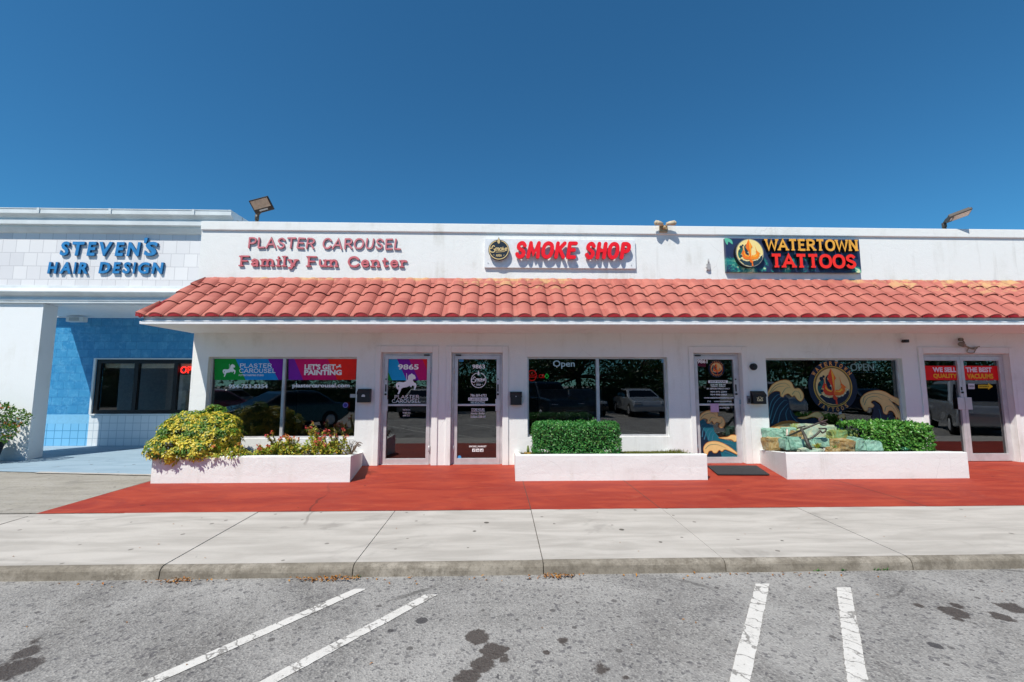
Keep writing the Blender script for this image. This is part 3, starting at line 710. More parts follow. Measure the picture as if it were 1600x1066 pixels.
HORSE = [(283,345),(290,328),(308,322),(340,325),(362,318),(375,300),(376,280),(386,268),(398,263),(405,256),(410,264),(425,270),(435,290),(430,302),(418,300),(412,310),(420,325),(437,335),(440,355),(428,383),(418,380),(425,360),(418,350),(406,350),(400,364),(388,352),(365,362),(338,366),(326,372),(320,390),(306,416),(296,413),(305,390),(301,374),(310,352),(304,345),(299,355),(306,368),(296,380),(287,365)]
def horse(mb, zf, bx, Y, m=0):
    """Carousel horse silhouette with its pole, fitted in a reading box."""
    X0, X1, Y0, Y1 = 283, 440, 256, 416
    f = lambda p: (bx[0]+(p[0]-X0)/(X1-X0)*(bx[2]-bx[0]), bx[1]+(p[1]-Y0)/(Y1-Y0)*(bx[3]-bx[1]))
    poly_px(mb, zf, [f(p) for p in HORSE], Y, m)
    poly_px(mb, zf, [f(p) for p in ((363,258),(367,258),(367,324),(363,324))], Y-.001, m)

# --- first window: rainbow banner
w1 = window(wins['carousel'], [(-4.155, .052)], 'window with a rainbow coloured vinyl banner across its top')
mb = MB()
for i, q in enumerate((((2,38),(228,38),(340,270),(2,270)), ((228,38),(580,38),(695,270),(340,270)), ((580,38),(768,38),(768,270),(695,270)))): poly_px(mb, ZA, q, D1, i)
mb.build('vinyl_banner', [V('0f8f34'), V('1a8ad4'), V('74149a')], w1)
mb = MB()
for i, q in enumerate((((806,38),(868,38),(965,270),(806,270)), ((868,38),(1230,38),(1335,270),(965,270)), ((1230,38),(1552,38),(1535,268),(1335,270)))): poly_px(mb, ZA, q, D1, i)
mb.build('vinyl_banner', [V('7d22a4'), V('cc0c66'), V('ec2414')], w1)
mb = MB(); horse(mb, ZA, (90, 95, 230, 236), D2); mb.build('horse_decal', V('e8eef0'), w1)
mb = MB()
def slab_text(mb, s, zf, xl, yt, xr, yb, Y, w=.13, serif=.09, th=.001, m=0):
    x0, x1, z0, z1 = box_px(zf, xl, yt, xr, yb, Y)
    for c, g in stroke_line(s, x0, x1, z0, z1-z0, w, Y, th, gap=.2, serif=serif, mf=m, drop=.0001):
        n = len(mb.v); mb.v += g.v; mb.f += [tuple(i+n for i in f) for f in g.f]; mb.m += g.m; mb.sm += g.sm
slab_text(mb, 'PLASTER', ZA, 275, 92, 625, 137, D2); slab_text(mb, 'CAROUSEL', ZA, 270, 147, 668, 193, D2)
wpx(mb, 'POTTERY PAINTING STUDIO', ZA, 265, 210, 535, 229, D2)
wpx(mb, "LET'S GET", ZA, 980, 98, 1318, 158, D2, bold=.045); wpx(mb, 'PAINTING', ZA, 976, 160, 1385, 218, D2, bold=.05); horse(mb, ZA, (1322, 100, 1378, 148), D2)
wpx(mb, '954-753-5354', ZA, 155, 318, 580, 362, D1, bold=.03); wpx(mb, 'plastercarousel.com', ZA, 848, 308, 1470, 364, D1, bold=.03)
mb.build('lettering', M['white'], w1)
mb = MB(); c = P2(ZB(1065, 452), D1); mb.disc(c[0], c[1], .05, .05, D1-.001, D1, 0); mb.disc(c[0], c[1], .036, .036, D2-.001, D2, 1); mb.build('round_sticker', [V('8a80c8'), V('3f3a8a')], w1)
mb = MB(); poly_px(mb, ZB, [(1100,368),(1140,368),(1140,394),(1100,394)], D1, 0); mb.build('sticker', V('b8b8ba'), w1)

# --- second window
w2 = window(wins['smoke'], [(1.925, .06)], 'window with an unlit pale Open sign behind its glass')
mb = MB(); poly_px(mb, Z8, [(1128,98),(1158,98),(1158,124),(1128,124)], D1, 0); mb.build('sticker', V('6fa8c8'), w2)
mb = MB(); c = P2(Z8(1174, 648), D1); mb.disc(c[0], c[1], .036, .036, D1-.001, D1, 0); mb.disc(c[0], c[1], .018, .016, D2-.001, D2, 1); mb.build('round_sticker', [V('2a8ab8'), V('a8d0e0')], w2)

mb = MB(); mb.ribbon([P2((x, y), 8.95) for x, y in ((885,642),(919,641),(919,668),(885,668))], .022, 8.93, 8.95, 0, None, True); mb.build('display_frame', V('c8ccc8'), w2)
# --- third window: painted waves
w3 = window(wins['tattoo'], [(6.775, .055)], mp=.002, label='window painted with waves and a round trident emblem')
NAVY, TEAL, TAN, DTAN = V('17273c'), V('1f5a70'), V('dcb87c'), V('b4743a')
mats_w = [NAVY, V('3a6f88'), TAN, V('6f8068'), DTAN, V('1b5f70'), V('163a4a')]
def crest(mb, zf, pts, Y, m=2, line=True):
    poly_px(mb, zf, pts, Y, m, smooth=True)
    Q = spline([(*P2(zf(*p), Y), 0) for p in pts], 4, True); mb.ribbon([(q.x, q.y) for q in Q], .011, Y-.0016, Y-.0010, 4, None, True)
def lines(mb, zf, L_, Y, m, w):
    for l in L_:
        Q = spline([(*P2(zf(*p), Y), 0) for p in l], 5); mb.ribbon([(q.x, q.y) for q in Q], w, Y-.0008, Y, m, None, False, 'butt', w*.25)
mb = MB()
poly_px(mb, Z3, [(137,372),(205,345),(245,360),(300,400),(310,470),(350,530),(430,560),(500,548),(545,580),(600,610),(700,600),(740,640),(160,640),(150,500)], D1, 0)
poly_px(mb, Z3, [(905,455),(950,420),(990,450),(1015,505),(1045,525),(1085,505),(1115,590),(1155,585),(1160,640),(800,640),(870,600),(925,560),(945,490)], D1, 0)
lines(mb, Z3, [[(150,520),(170,430),(215,375),(250,375)], [(160,560),(190,450),(235,395),(270,395)], [(175,590),(215,480),(262,420),(290,415)], [(220,600),(240,510),(285,450),(300,440)], [(300,600),(280,520),(300,470)], [(380,590),(330,540),(312,490)], [(960,600),(1000,560),(985,480)], [(1010,600),(1040,570),(1070,530)]], D2, 1, .020)
crest(mb, Z3, [(136,372),(172,302),(230,268),(290,262),(325,285),(345,325),(382,325),(410,360),(415,395),(395,422),(370,412),(345,380),(328,388),(300,365),(272,374),(260,390),(240,382),(235,350),(200,345),(160,365),(140,392)], D2)
crest(mb, Z3, [(370,548),(440,536),(490,508),(530,505),(560,530),(565,556),(540,574),(520,550),(480,540),(420,556)], D2)
crest(mb, Z3, [(165,640),(200,600),(260,575),(330,572),(390,590),(430,620),(440,640)], D3, 4)
crest(mb, Z3, [(178,640),(215,610),(265,592),(330,590),(380,605),(410,640)], D4, 2)
crest(mb, Z3, [(845,430),(855,390),(900,355),(970,340),(1030,350),(1090,385),(1145,410),(1150,460),(1100,430),(1080,428),(1120,470),(1150,520),(1165,585),(1146,575),(1124,545),(1110,586),(1112,540),(1090,500),(1060,495),(1045,522),(1020,510),(1010,470),(990,438),(950,415),(925,430),(948,452),(935,470),(905,468),(900,490),(875,492)], D2)
crest(mb, Z3, [(675,540),(690,525),(715,520),(728,535),(720,555),(702,546),(690,556)], D2)
lines(mb, Z3, [[(150,370),(200,305),(270,285),(310,310)], [(165,360),(215,315),(270,310)], [(250,370),(280,325),(320,320)], [(330,370),(350,345),(390,360)], [(395,400),(390,375),(375,345)], [(865,430),(880,385),(960,362),(1040,385),(1120,430)], [(875,450),(900,400),(960,385),(1010,410)], [(1030,500),(1040,465),(1080,460),(1110,500)], [(1060,405),(1100,450),(1140,520)]], D3, 3, .014)
mb.build('wave_painting', mats_w, w3)

def trident(mb, f, Y, cols, st=.0016):
    """Emblem of a flaming trident over waves; f maps its own drawing units to (x, z)."""
    pl = lambda pts, k, m, s=False: mb.prism([(q[0], q[1]) for q in spline([(*f(*p), 0) for p in pts], 4, True)] if s else [f(*p) for p in pts], Y-st*k, Y-st*(k-1), m)
    circ = lambda r, n=56: [(540+r*math.cos(2*math.pi*i/n), 530+r*1.02*math.sin(2*math.pi*i/n)) for i in range(n)]
    pl(circ(290), 1, cols['tan'])
    pl([(300,690),(340,660),(400,700),(470,715),(560,700),(640,705),(720,670),(780,600),(818,570),(800,680),(720,770),(620,815),(520,818),(410,790)], 2, cols['navy'])
    pl([(420,400),(455,350),(480,345),(450,400),(500,500),(515,580),(470,600),(430,560),(425,480)], 2, cols['navy'], True); pl([(300,470),(345,430),(380,400),(395,440),(380,490),(345,555),(330,590),(340,650),(300,640),(275,560)], 2, cols['teal'], True)
    for x, y, r in ((350,405,34),(310,500,26),(345,600,26),(390,370,22)): pl([(x+r*math.cos(i*.6283), y+r*math.sin(i*.6283)) for i in range(10)], 3, cols['navy'])
    for x, y in ((365,655),(410,690),(450,705),(640,690),(690,680),(740,640),(790,585),(500,520)): pl([(x-14,y+6),(x-4,y-14),(x+4,y-2),(x+14,y-12),(x+12,y+10)], 4, cols['foam'])
    pl([(400,375),(385,480),(345,560),(380,560),(365,600),(400,660),(460,678),(545,672),(545,612),(492,586),(448,562),(432,518),(432,490),(402,480)], 5, cols['red'])
    pl([(655,360),(680,490),(665,510),(688,520),(668,558),(630,588),(582,582),(545,672),(640,678),(710,650),(748,590),(735,560),(768,545),(690,480)], 5, cols['orange'])
    pl([(414,500),(424,545),(446,575),(490,596),(520,600),(500,618),(440,600),(405,560)], 6, cols['yellow']); pl([(684,560),(640,602),(585,598),(575,612),(650,624),(700,590)], 6, cols['yellow'])
    pl([(520,235),(450,390),(470,405),(455,432),(520,520),(530,690),(545,690),(545,300)], 6, cols['red'])
    pl([(520,235),(545,300),(545,690),(560,680),(570,430),(585,415),(600,400)], 6, cols['orange'])
    pl([(522,250),(535,420),(545,560),(555,420),(560,340)], 7, cols['yellow'])
    pl([(520,690),(545,655),(602,720),(588,742),(598,818),(565,818),(566,752),(535,735)], 7, cols['red'])
    return circ
TRC = dict(tan=0, navy=1, teal=2, foam=3, red=4, orange=5, yellow=6); TRM = [V('dcb982'), V('15233a'), V('1d5a5c'), V('d8d8c0'), V('d8442a'), V('ea6f2c'), V('f0b040')]
TRM_SIGN = [V('ead690'), V('2b3f4a'), V('2a6a5c'), V('e4e0c0'), V('e8742a'), V('f08a28'), V('f6ae3a')]
cx, cz = P2((1301.2, 604.0), D4); ppm = GL/FPX
mb = MB(); mb.disc(cx, cz, .50, .515, GL-.0135, GL-.0127, 1); L1 = GL-.0140
for r, w, m in ((.385, .018, 7), (.360, .006, 7)): mb.ribbon([(cx+r*math.cos(a*.1047), cz+r*1.03*math.sin(a*.1047)) for a in range(60)], w, L1-.001, L1, m, None, True)
trident(mb, lambda x, y: (cx+(x-540)/290*.345, cz-(y-530)/290*.345*1.03), L1, TRC)
mb.build('trident_emblem', TRM+[V('c8a048')], w3)
mb = MB()
def arc_text(mb, s, cx, cz, r, a0, a1, h, Y, w=.075, bottom=False, bold=.03):
    for i, c in enumerate(s):
        a = R(a0+(a1-a0)*i/(len(s)-1)); px, pz = cx+r*math.cos(a), cz+r*1.03*math.sin(a)
        rot = a-math.pi/2 if not bottom else a+math.pi/2
        write(mb, c, px-w/2, px+w/2, pz-h/2, pz+h/2, Y, bold=bold, rot=(Vector((px, Y, pz)), rot))
arc_text(mb, 'WATERTOWN', cx, cz, .445, 146, 36, .085, L1, .062); arc_text(mb, 'TATTOOS', cx, cz, .445, 228, 304, .085, L1, .055, True)
mb.build('lettering', V('dc9a58'), w3)
w5 = window(wins['end'], [(11.9, .055)], 'window at the far right of the row')

# --- doors
def casing(x0, x1):
    mb = MB(); a, b, t = x0-.098, x1+(.118 if x1 < 9 else .085), DTOP+.128; y0, y1 = W-.024, W-.0005
    mb.box(a, x0-.003, y0, y1, .0, t); mb.box(x1+.003, b, y0, y1, .0, t); mb.box(x0-.003, x1+.003, y0, y1, DTOP+.003, t)
    mb.build('door_casing', M['trim'], shop, bevel=.006)
def hinge(x, z, d, n='hinge'):
    mb = MB(); mb.tube([(x, GL-.055, z-.055), (x, GL-.055, z+.055)], .011, 8); mb.box(x-.018, x+.018, GL-.046, GL-.040, z-.05, z+.05); return mb.build(n, M['alu'], d)
def door(x0, x1, zt, left_handle, label, closer=True):
    y0, y1 = GL-.04, GL+.03; mb = MB(); g = .003; fr = .042
    mb.box(x0+g, x0+fr, y0+.01, y1, .0, zt-g); mb.box(x1-fr, x1-g, y0+.01, y1, .0, zt-g); mb.box(x0+fr, x1-fr, y0+.01, y1, zt-fr, zt-g)
    a, b = x0+fr+.004, x1-fr-.004; st = .068; zb, zt2 = .012, zt-fr-.005
    mb.box(a, a+st, y0, y1-.01, zb, zt2); mb.box(b-st, b, y0, y1-.01, zb, zt2)
    mb.box(a+st, b-st, y0, y1-.01, zt2-.075, zt2); mb.box(a+st, b-st, y0, y1-.01, zb, .112)
    mb.box(a+st, b-st, y0+.004, y1-.01, 1.105, 1.142); mb.box(a, b, y0-.02, y0-.002, .0, .010)
    d = mb.build('door', M['alu'], shop, bevel=.003); d['label'] = label
    for z0, z1 in ((.112, 1.105), (1.142, zt2-.075)):
        pb = MB(); pb.box(a+st, b-st, GL, GL+.006, z0, z1); pb.build('pane', M['glass'], d)
    hx = a+.005 if left_handle else b-.005
    mb = MB(); sgn = 1 if left_handle else -1
    mb.bbox(min(hx-.012*sgn, hx+.083*sgn), max(hx-.012*sgn, hx+.083*sgn), y0-.012, y0-.001, 1.005, 1.235, .004); hb = mb.build('push_plate', M['alu'], d)
    mb = MB(); lx = hx+.035*sgn
    mb.tube([(lx, y0, 1.33), (lx, y0-.02, 1.33)], .020, 14); mb.build('lock', M['bronze'], d); mb = MB(); mb.tube([(lx, y0, 1.62), (lx, y0-.012, 1.62)], .014, 12); mb.build('lock', M['bronze'], d); mb = MB(); mb.bbox(lx-.013, lx+.013, y0-.006, y0-.0005, 1.38, 1.52, .004); mb.build('lock_plate', M['bronze'], d)
    ox = b if left_handle else a
    for z in (.30, 1.80): hinge(ox, z, d)
    if closer:
        mb = MB(); cx0 = b-.13 if left_handle else a+.02; mb.bbox(cx0, cx0+.11, y0-.03, y0-.001, zt2-.012, zt2+.012, .005); mb.build('door_closer', M['bronze'], d)
    return d
for k in ('9865', '9863', '9861', 'vac'): casing(*doors[k])
d1 = door(*doors['9865'], DTOP, True, 'glass door numbered 9865 with a white carousel horse')
mb = MB()
for i, q in enumerate((((222,240),(255,312),(222,312)), ((222,146),(290,146),(365,312),(255,312),(222,240)), ((290,146),(380,146),(460,312),(365,312)), ((380,146),(480,146),(530,255),(530,312),(460,312)), ((480,146),(530,146),(530,255)))): poly_px(mb, Z6, q, D1, i)
mb.build('vinyl_banner', [V('0f8f34'), V('1a9ad4'), V('74149a'), V('bc0c6c'), V('e41c30')], d1)
mb = MB(); wpx(mb, '9865', Z6, 300, 190, 456, 232, D2, bold=.03); horse(mb, Z6, (283, 258, 440, 418), D2)
slab_text(mb, 'PLASTER', Z6, 272, 424, 460, 450, D1, .12, .1); slab_text(mb, 'CAROUSEL', Z6, 254, 456, 472, 482, D1, .12, .1); wpx(mb, 'POTTERY PAINTING STUDIO', Z6, 290, 491, 438, 500, D1)
wpx(mb, 'TUE-THU 12-6', Z6, 336, 530, 392, 541, D1); wpx(mb, 'FRI-SAT 11-8', Z6, 336, 552, 392, 563, D1); wpx(mb, 'SUN 12-5', Z6, 336, 574, 388, 585, D1)
mb.build('lettering', M['white'], d1)
d2 = door(*doors['9863'], DTOP, False, 'glass door numbered 9863 with a round white logo')
mb = MB(); wpx(mb, '9863', Z6, 862, 192, 958, 224, D1, bold=.025)
def smoke_logo(mb, cx, cz, r, Y, m=0, th=.0008, md=None):
    g = lambda a0, a1, rr, n=40: [(cx+rr*math.cos(R(a0+(a1-a0)*i/n)), cz+rr*math.sin(R(a0+(a1-a0)*i/n))) for i in range(n+1)]
    mb.ribbon(g(75, -255, r*.93), r*.085, Y-th, Y, m)
    mb.prism([(cx+p*r, cz+q*r) for p, q in ((-.10,.66),(-.17,.86),(-.06,1.10),(-.01,1.24),(.05,1.04),(.12,.92),(.10,.72),(.02,.60))], Y-th, Y, m)
    S = [(-.42,.34),(-.56,.40),(-.66,.22),(-.46,.06),(-.38,-.12),(-.60,-.26),(-.88,-.10),(-.84,.14),(-.5,.12)]
    mb.ribbon([(cx+q.x*r, cz+q.y*r) for q in spline([(*p, 0) for p in S], 5)], r*.10, Y-th*1.5, Y, m, None, False, 'round')
    x = cx-.40*r
    for ch, sc_ in (('m', .44), ('o', .44), ('k', .40), ('e', .44)):
        x += stroke_glyph(mb, ch, x, cz-.12*r, r*sc_*1.15, .17, Y, th, m, m, .18, 0, 'butt', .80, drop=.0001)+.035*r
    mb.ribbon([(cx-.30*r, cz-.24*r), (cx+.60*r, cz-.17*r)], r*.05, Y-th, Y, m)
    write(mb, 'AREA', cx-.30*r, cx+.30*r, cz-.68*r, cz-.44*r, Y, depth=th, bold=.03, mf=m)
    for s in (-1, 1): mb.ribbon([(cx+s*.44*r, cz-.56*r), (cx+s*.54*r, cz-.50*r)], r*.05, Y-th, Y, m)
cx, cz = P2(Z6(910, 311), D1); smoke_logo(mb, cx, cz, .155, D1)
wpx(mb, '786-369-6753', Z6, 848, 416, 970, 437, D1, bold=.02); wpx(mb, 'NO SOLICITING', Z6, 852, 471, 958, 489, D1, bold=.02)
poly_px(mb, Z6, [(832,443),(980,443),(980,466),(832,466)], D1)
wpx(mb, 'STORE HOURS', Z6, 856, 524, 954, 544, D1, bold=.02); poly_px(mb, Z6, [(853,547),(957,547),(957,549),(853,549)], D1)
wpx(mb, 'Monday - Sunday', Z6, 852, 555, 956, 573, D1, bold=.02); wpx(mb, '10:00am-12:00 AM', Z6, 850, 579, 962, 596, D1, bold=.02)
wpx(mb, 'SMOKE_MARKET', Z6, 838, 806, 970, 821, D1, bold=.02)
for xx in (862, 892, 922): poly_px(mb, Z6, [(xx,830),(xx+24,830),(xx+24,853),(xx,853)], D1)
mb.build('lettering', M['white'], d2)
mb = MB(); wpx(mb, 'f', Z6, 869, 834, 881, 850, D2); wpx(mb, 'o', Z6, 897, 836, 911, 848, D2); wpx(mb, 'd', Z6, 928, 834, 940, 850, D2); wpx(mb, '21 AND OVER ONLY', Z6, 838, 448, 974, 461, D2)
mb.build('dark_lettering', V('202226'), d2)
mb = MB(); poly_px(mb, Z6, [(764,146),(796,146),(796,172),(764,172)], D1); mb.build('sticker', V('3f8ac0'), d2); mb = MB(); c = P2(Z6(764, 893), D1); mb.disc(c[0], c[1], .036, .03, D1-.001, D1); mb.build('sticker', V('3f8ac0'), d2)
d3 = door(*doors['9861'], DTOP, False, 'glass door numbered 9861 painted with curling waves')
mb = MB()
poly_px(mb, Z61, [(160,615),(190,605),(215,635),(262,652),(272,700),(312,748),(372,768),(440,778),(468,800),(470,895),(178,895),(165,760)], D1, 5)
poly_px(mb, Z61, [(160,640),(200,700),(230,780),(300,790),(330,895),(178,895),(163,760)], D2, 0)
lines(mb, Z61, [[(165,700),(175,650),(205,640)], [(180,740),(190,680),(225,650)], [(195,760),(215,700),(250,668)], [(225,765),(240,710),(262,690)], [(255,768),(262,730),(275,715)], [(340,790),(400,800),(450,840)], [(350,850),(400,870),(440,893)]], D3, 1, .018)
crest(mb, Z61, [(156,602),(170,570),(210,545),(267,537),(295,555),(300,585),(330,590),(350,620),(348,655),(325,672),(305,660),(313,640),(290,628),(270,645),(253,620),(235,638),(215,633),(220,610),(190,600),(162,617)], D3)
crest(mb, Z61, [(305,746),(370,740),(400,725),(440,730),(446,760),(425,777),(400,760),(345,755)], D3)
crest(mb, Z61, [(190,822),(215,785),(270,772),(330,785),(400,825),(470,884),(400,852),(352,835),(330,850),(308,840),(290,860),(265,860),(253,845),(230,850),(215,880),(195,860)], D4)
lines(mb, Z61, [[(170,600),(200,570),(255,560),(285,580)], [(235,620),(255,590),(300,605)], [(310,645),(330,625),(325,605)]], GL-.0135, 3, .012)
lines(mb, Z61, [[(205,830),(240,800),(300,800),(360,825)]], GL-.0150, 3, .012)
mb.build('wave_painting', mats_w, d3)
mb = MB(); cx, cz = P2(Z7(346, 214), D1); mb.disc(cx, cz, .165, .175, D1-.001, D1, 1); mb.ribbon([(cx+.122*math.cos(a*.1571), cz+.126*math.sin(a*.1571)) for a in range(40)], .008, D2-.001, D2, 5, None, True)
trident(mb, lambda x, y: (cx+(x-540)/290*.112, cz-(y-530)/290*.115), D2, TRC, .0008); mb.build('trident_emblem', TRM, d3)
mb = MB(); arc_text(mb, 'WATERTOWN', cx, cz, .143, 150, 30, .024, D2, .018); arc_text(mb, 'TATTOOS', cx, cz, .143, 226, 314, .024, D2, .018, True); mb.build('emblem_lettering', V('dc9a58'), d3)
mb = MB(); wpx(mb, '9861', Z7, 46, 70, 204, 130, D2, bold=.03); poly_px(mb, Z7, [(218,396),(520,396),(520,438),(218,438)], D1)
for s, a, b, c_, d_ in (('12:00 PM', 250, 455, 365, 475), ('8:00 PM', 385, 455, 490, 475), ('TUESDAY - SUNDAY', 255, 481, 492, 500), ('BY APPOINTMENT ONLY', 196, 516, 560, 539), ('954-375-2244', 250, 564, 507, 588), ('954-908-0668', 250, 607, 512, 632), ('www.watertowntattoos.com', 150, 656, 618, 682), ('f', 204, 712, 222, 740), ('o', 232, 716, 258, 738), ('watertowntattoos', 305, 716, 580, 736), ('SCAN ME', 395, 815, 552, 838)): wpx(mb, s, Z7, a, b, c_, d_, D1, bold=.02)
mb.build('lettering', M['white'], d3)
mb = MB(); wpx(mb, 'SHOP HOURS', Z7, 240, 404, 498, 431, D2); mb.build('dark_lettering', V('202226'), d3)
mb = MB(); poly_px(mb, Z7, [(18,120),(18,62),(180,62),(180,186),(60,176)], D1); mb.build('number_backing', V('5a1630'), d3)
mb = MB(); poly_px(mb, Z7, [(250,760),(380,760),(384,896),(254,896)], GL-.047); mb.build('pink_sticker', V('c9a3c4'), d3)
mb = MB(); poly_px(mb, Z7, [(645,702),(742,702),(742,770),(650,770)], GL-.047); mb.build('blue_sticker', V('8fa8b4'), d3)
# double door of the last shop
x0, x1 = doors['vac']; y0, y1 = GL-.04, GL+.03; fr = .045; mid = 9.303
mb = MB(); g = .003
mb.box(x0+g, x0+fr, y0+.01, y1, 0, DTOP-g); mb.box(x1-fr, x1-g, y0+.01, y1, 0, DTOP-g); mb.box(x0+fr, x1-fr, y0+.01, y1, DTOP-fr, DTOP-g)
for a, b in ((x0+fr+.004, mid-.003), (mid+.003, x1-fr-.004)):
    st = .062
    mb.box(a, a+st, y0, y1-.01, .012, DTOP-fr-.004); mb.box(b-st, b, y0, y1-.01, .012, DTOP-fr-.004); mb.box(a+st, b-st, y0, y1-.01, DTOP-fr-.09, DTOP-fr-.004); mb.box(a+st, b-st, y0, y1-.01, .012, .155)
d4 = mb.build('door', M['alu'], shop, bevel=.003); d4['label'] = 'double glass door with a red banner about vacuums'
for a, b in ((x0+fr+.066, mid-.065), (mid+.065, x1-fr-.066)):
    pb = MB(); pb.box(a, b, GL, GL+.006, .155, DTOP-fr-.09); pb.build('pane', M['glass'], d4)
for s in (-1, 1):
    mb = MB(); c0 = mid+s*.075; mb.bbox(c0-.07, c0+.07, y0-.012, y0-.001, 1.02, 1.26, .004); mb.build('push_plate', M['alu'], d4)
mb = MB(); mb.tube([(mid-.03, y0, 1.36), (mid-.03, y0-.02, 1.36)], .02, 12); mb.bbox(mid-.045, mid-.02, y0-.008, y0-.0005, 1.40, 1.47, .003); mb.build('lock', M['bronze'], d4)
mb = MB()
xa = P2(Z4(300, 285), D1)
for a, b in ((x0+fr+.066, mid-.065), (mid+.065, x1-fr-.066)):
    mb.prism([(a, 1.605), (b, 1.605), (b, 1.895), (a, 1.895)], D1-.001, D1)
mb.build('vinyl_banner', V('de0814'), d4)
rw = lambda xl, xr: (P2(Z4(xl, 285), D2)[0], P2(Z4(xr, 285), D2)[0])
mb = MB(); a, b = rw(244, 402); write(mb, 'WE SELL', a, b, 1.765, 1.865, D2, bold=.045); a, b = rw(464, 637); write(mb, 'THE BEST', a, b, 1.765, 1.865, D2, bold=.045); mb.build('lettering', V('e4d4e0'), d4)
mb = MB(); a, b = rw(244, 402); write(mb, 'QUALITY', a, b, 1.635, 1.735, D2, bold=.045); a, b = rw(468, 642); write(mb, 'VACUUMS', a, b, 1.635, 1.735, D2, bold=.045); mb.build('yellow_lettering', V('e8a828'), d4)
mb = MB(); poly_px(mb, Z4, [(548,390),(614,390),(614,379),(646,401),(614,422),(614,412),(548,412)], D1, 0); mb.build('arrow_sticker', V('d8b81e'), d4)
mb = MB(); wpx(mb, 'ENTRANCE', Z4, 556, 396, 618, 406, D2); mb.build('arrow_lettering', V('2a2416'), d4)
mb = MB(); poly_px(mb, Z4, [(480,382),(523,382),(524,418),(482,418)], D1, 0); mb.build('paper_notice', V('c8ccd4'), d4)
mb = MB(); wpx(mb, 'OPEN', Z4, 487, 394, 519, 406, D2); mb.build('notice_lettering', V('50545c'), d4)

# ------------------------------------------------------------------ signs on the walls
def sign_letters(root, text, x0, x1, z0, sc, w, Y, depth, mats, **kw):
    for c, g in stroke_line(text, x0, x1, z0, sc, w, Y, depth, mf=0, ms=1 if len(mats) > 1 else 0, **kw): g.build('letter', mats, root)
s1 = thing('wall_sign', 'dusty pink raised letters reading PLASTER CAROUSEL Family Fun Center on white stucco', 'sign', (-3.45, W, 3.77))
PK = [plain('faded_pink_letter_face', 'c4717a', .5), plain('dark_pink_letter_side', '7d3f48', .6)]
sign_letters(s1, 'PLASTER CAROUSEL', -4.945, -1.955, 4.165, .225, .14, W-.006, .024, PK, cap='round', jig=.07, gap=.20, shear=.08)
PK2 = [plain('red_letter_face', 'c2626a', .5), PK[1]]
sign_letters(s1, 'Family Fun Center', -5.075, -1.81, 3.80, 0.225, .175, W-.006, .026, PK2, serif=.09, cap='round', gap=.22, thin=.75)
s2 = thing('wall_sign', 'white panel sign with red raised letters reading SMOKE SHOP and a round dark logo', 'sign', (1.2, W, 3.83))
sx0, sx1, sz0, sz1 = box_px(lambda x, y: (x, y), 757, 374, 993, 419, W-.05)
mb = MB(); mb.bbox(sx0, sx1, W-.05, W-.002, sz0, sz1, .004); mb.build('panel', M['gutter'], s2)
SY = W-.055; ZS = zpt((745, 365), 6.154)
a, b, c, d = box_px(ZS, 360, 72, 975, 240, SY-.1); sign_letters(s2, 'SMOKE', a, b-.05, c, d-c, .205, SY-.045, .045, [plain('bright_red_acrylic', 'e8101c', .35, var=.04), plain('red_letter_side', 'b01018', .4)], cap='round', shear=.16, gap=.21)
a, b, c, d = box_px(ZS, 1032, 78, 1488, 246, SY-.1); sign_letters(s2, 'SHOP', a, b-.05, c, d-c, .205, SY-.045, .045, [bpy.data.materials['bright_red_acrylic'], bpy.data.materials['red_letter_side']], cap='round', shear=.16, gap=.21)
cx, cz = P2(ZS(212, 158), SY-.08); mb = MB(); r = .205
mb.disc(cx, cz, r, r, SY-.085, SY-.045, 0, 1); mb.disc(cx, cz, r*.6, r*.6, SY-.046, SY+.004, 1, 1)
mb.prism([(cx+p*r, cz+q*r) for p, q in ((-.14,.9),(-.10,1.05),(-.01,1.26),(.09,1.05),(.14,.9))], SY-.084, SY-.05, 0, 1)
em = mb.build('round_emblem', [V('26323f'), V('1a1c22')], s2)
mb = MB(); smoke_logo(mb, cx, cz, r*.98, SY-.087, 0, .003); mb.build('emblem_lettering', V('cdb684'), em)
for px, pz in ((sx0+.07, sz0+.09), (sx1-.09, sz0+.07), (1.52, sz0+.05), (.62, sz0+.05)):
    mb = MB(); mb.tube([(px, W-.052, pz), (px, W-.058, pz)], .011, 10); mb.build('bolt', M['alu'], s2)
s3 = thing('wall_sign', 'dark teal panel sign reading WATERTOWN TATTOOS with a round trident emblem', 'sign', (5.95, W, 3.79))
TY = W-.075; tx0, tx1, tz0, tz1 = box_px(lambda x, y: (x, y), 1134.5, 373, 1344, 425.5, TY)
def mat_splash():
    t = NT('painted_sea_panel'); n1 = t.noise(1.6, 3, .6, dist=1.5); n2 = t.noise(5, 6, .8, dist=2.0)
    sep = t.n('SeparateXYZ'); t.t.links.new(t.pos(), sep.inputs[0]); low = t.ramp(sep.outputs[2], 4.25, 3.82)
    k = t.math('MULTIPLY', t.ramp(t.math('ADD', n1, t.math('MULTIPLY', n2, .5)), .68, .92), low)
    c = t.mix(n1, lin('232a4a'), lin('2c3a5c')); c = t.mix(t.ramp(k, .1, .5), c, lin('1f8078')); c = t.mix(t.ramp(k, .45, .95), c, lin('8fc9a4')); c = t.mix(t.ramp(t.math('MULTIPLY', k, n2), .42, .55), c, lin('dbe2b4'))
    t.color(c); t.rough(.4); return t.m
mb = MB(); mb.bbox(tx0, tx1, TY, W-.002, tz0, tz1, .004); mb.build('panel', mat_splash(), s3)
ZT = zpt((1120, 360), 6.667); OR = [plain('amber_letter_face', 'e4a53c', .45), M['black']]; RD = [plain('red_letter_front', 'ee2a18', .4, var=.05), M['black']]
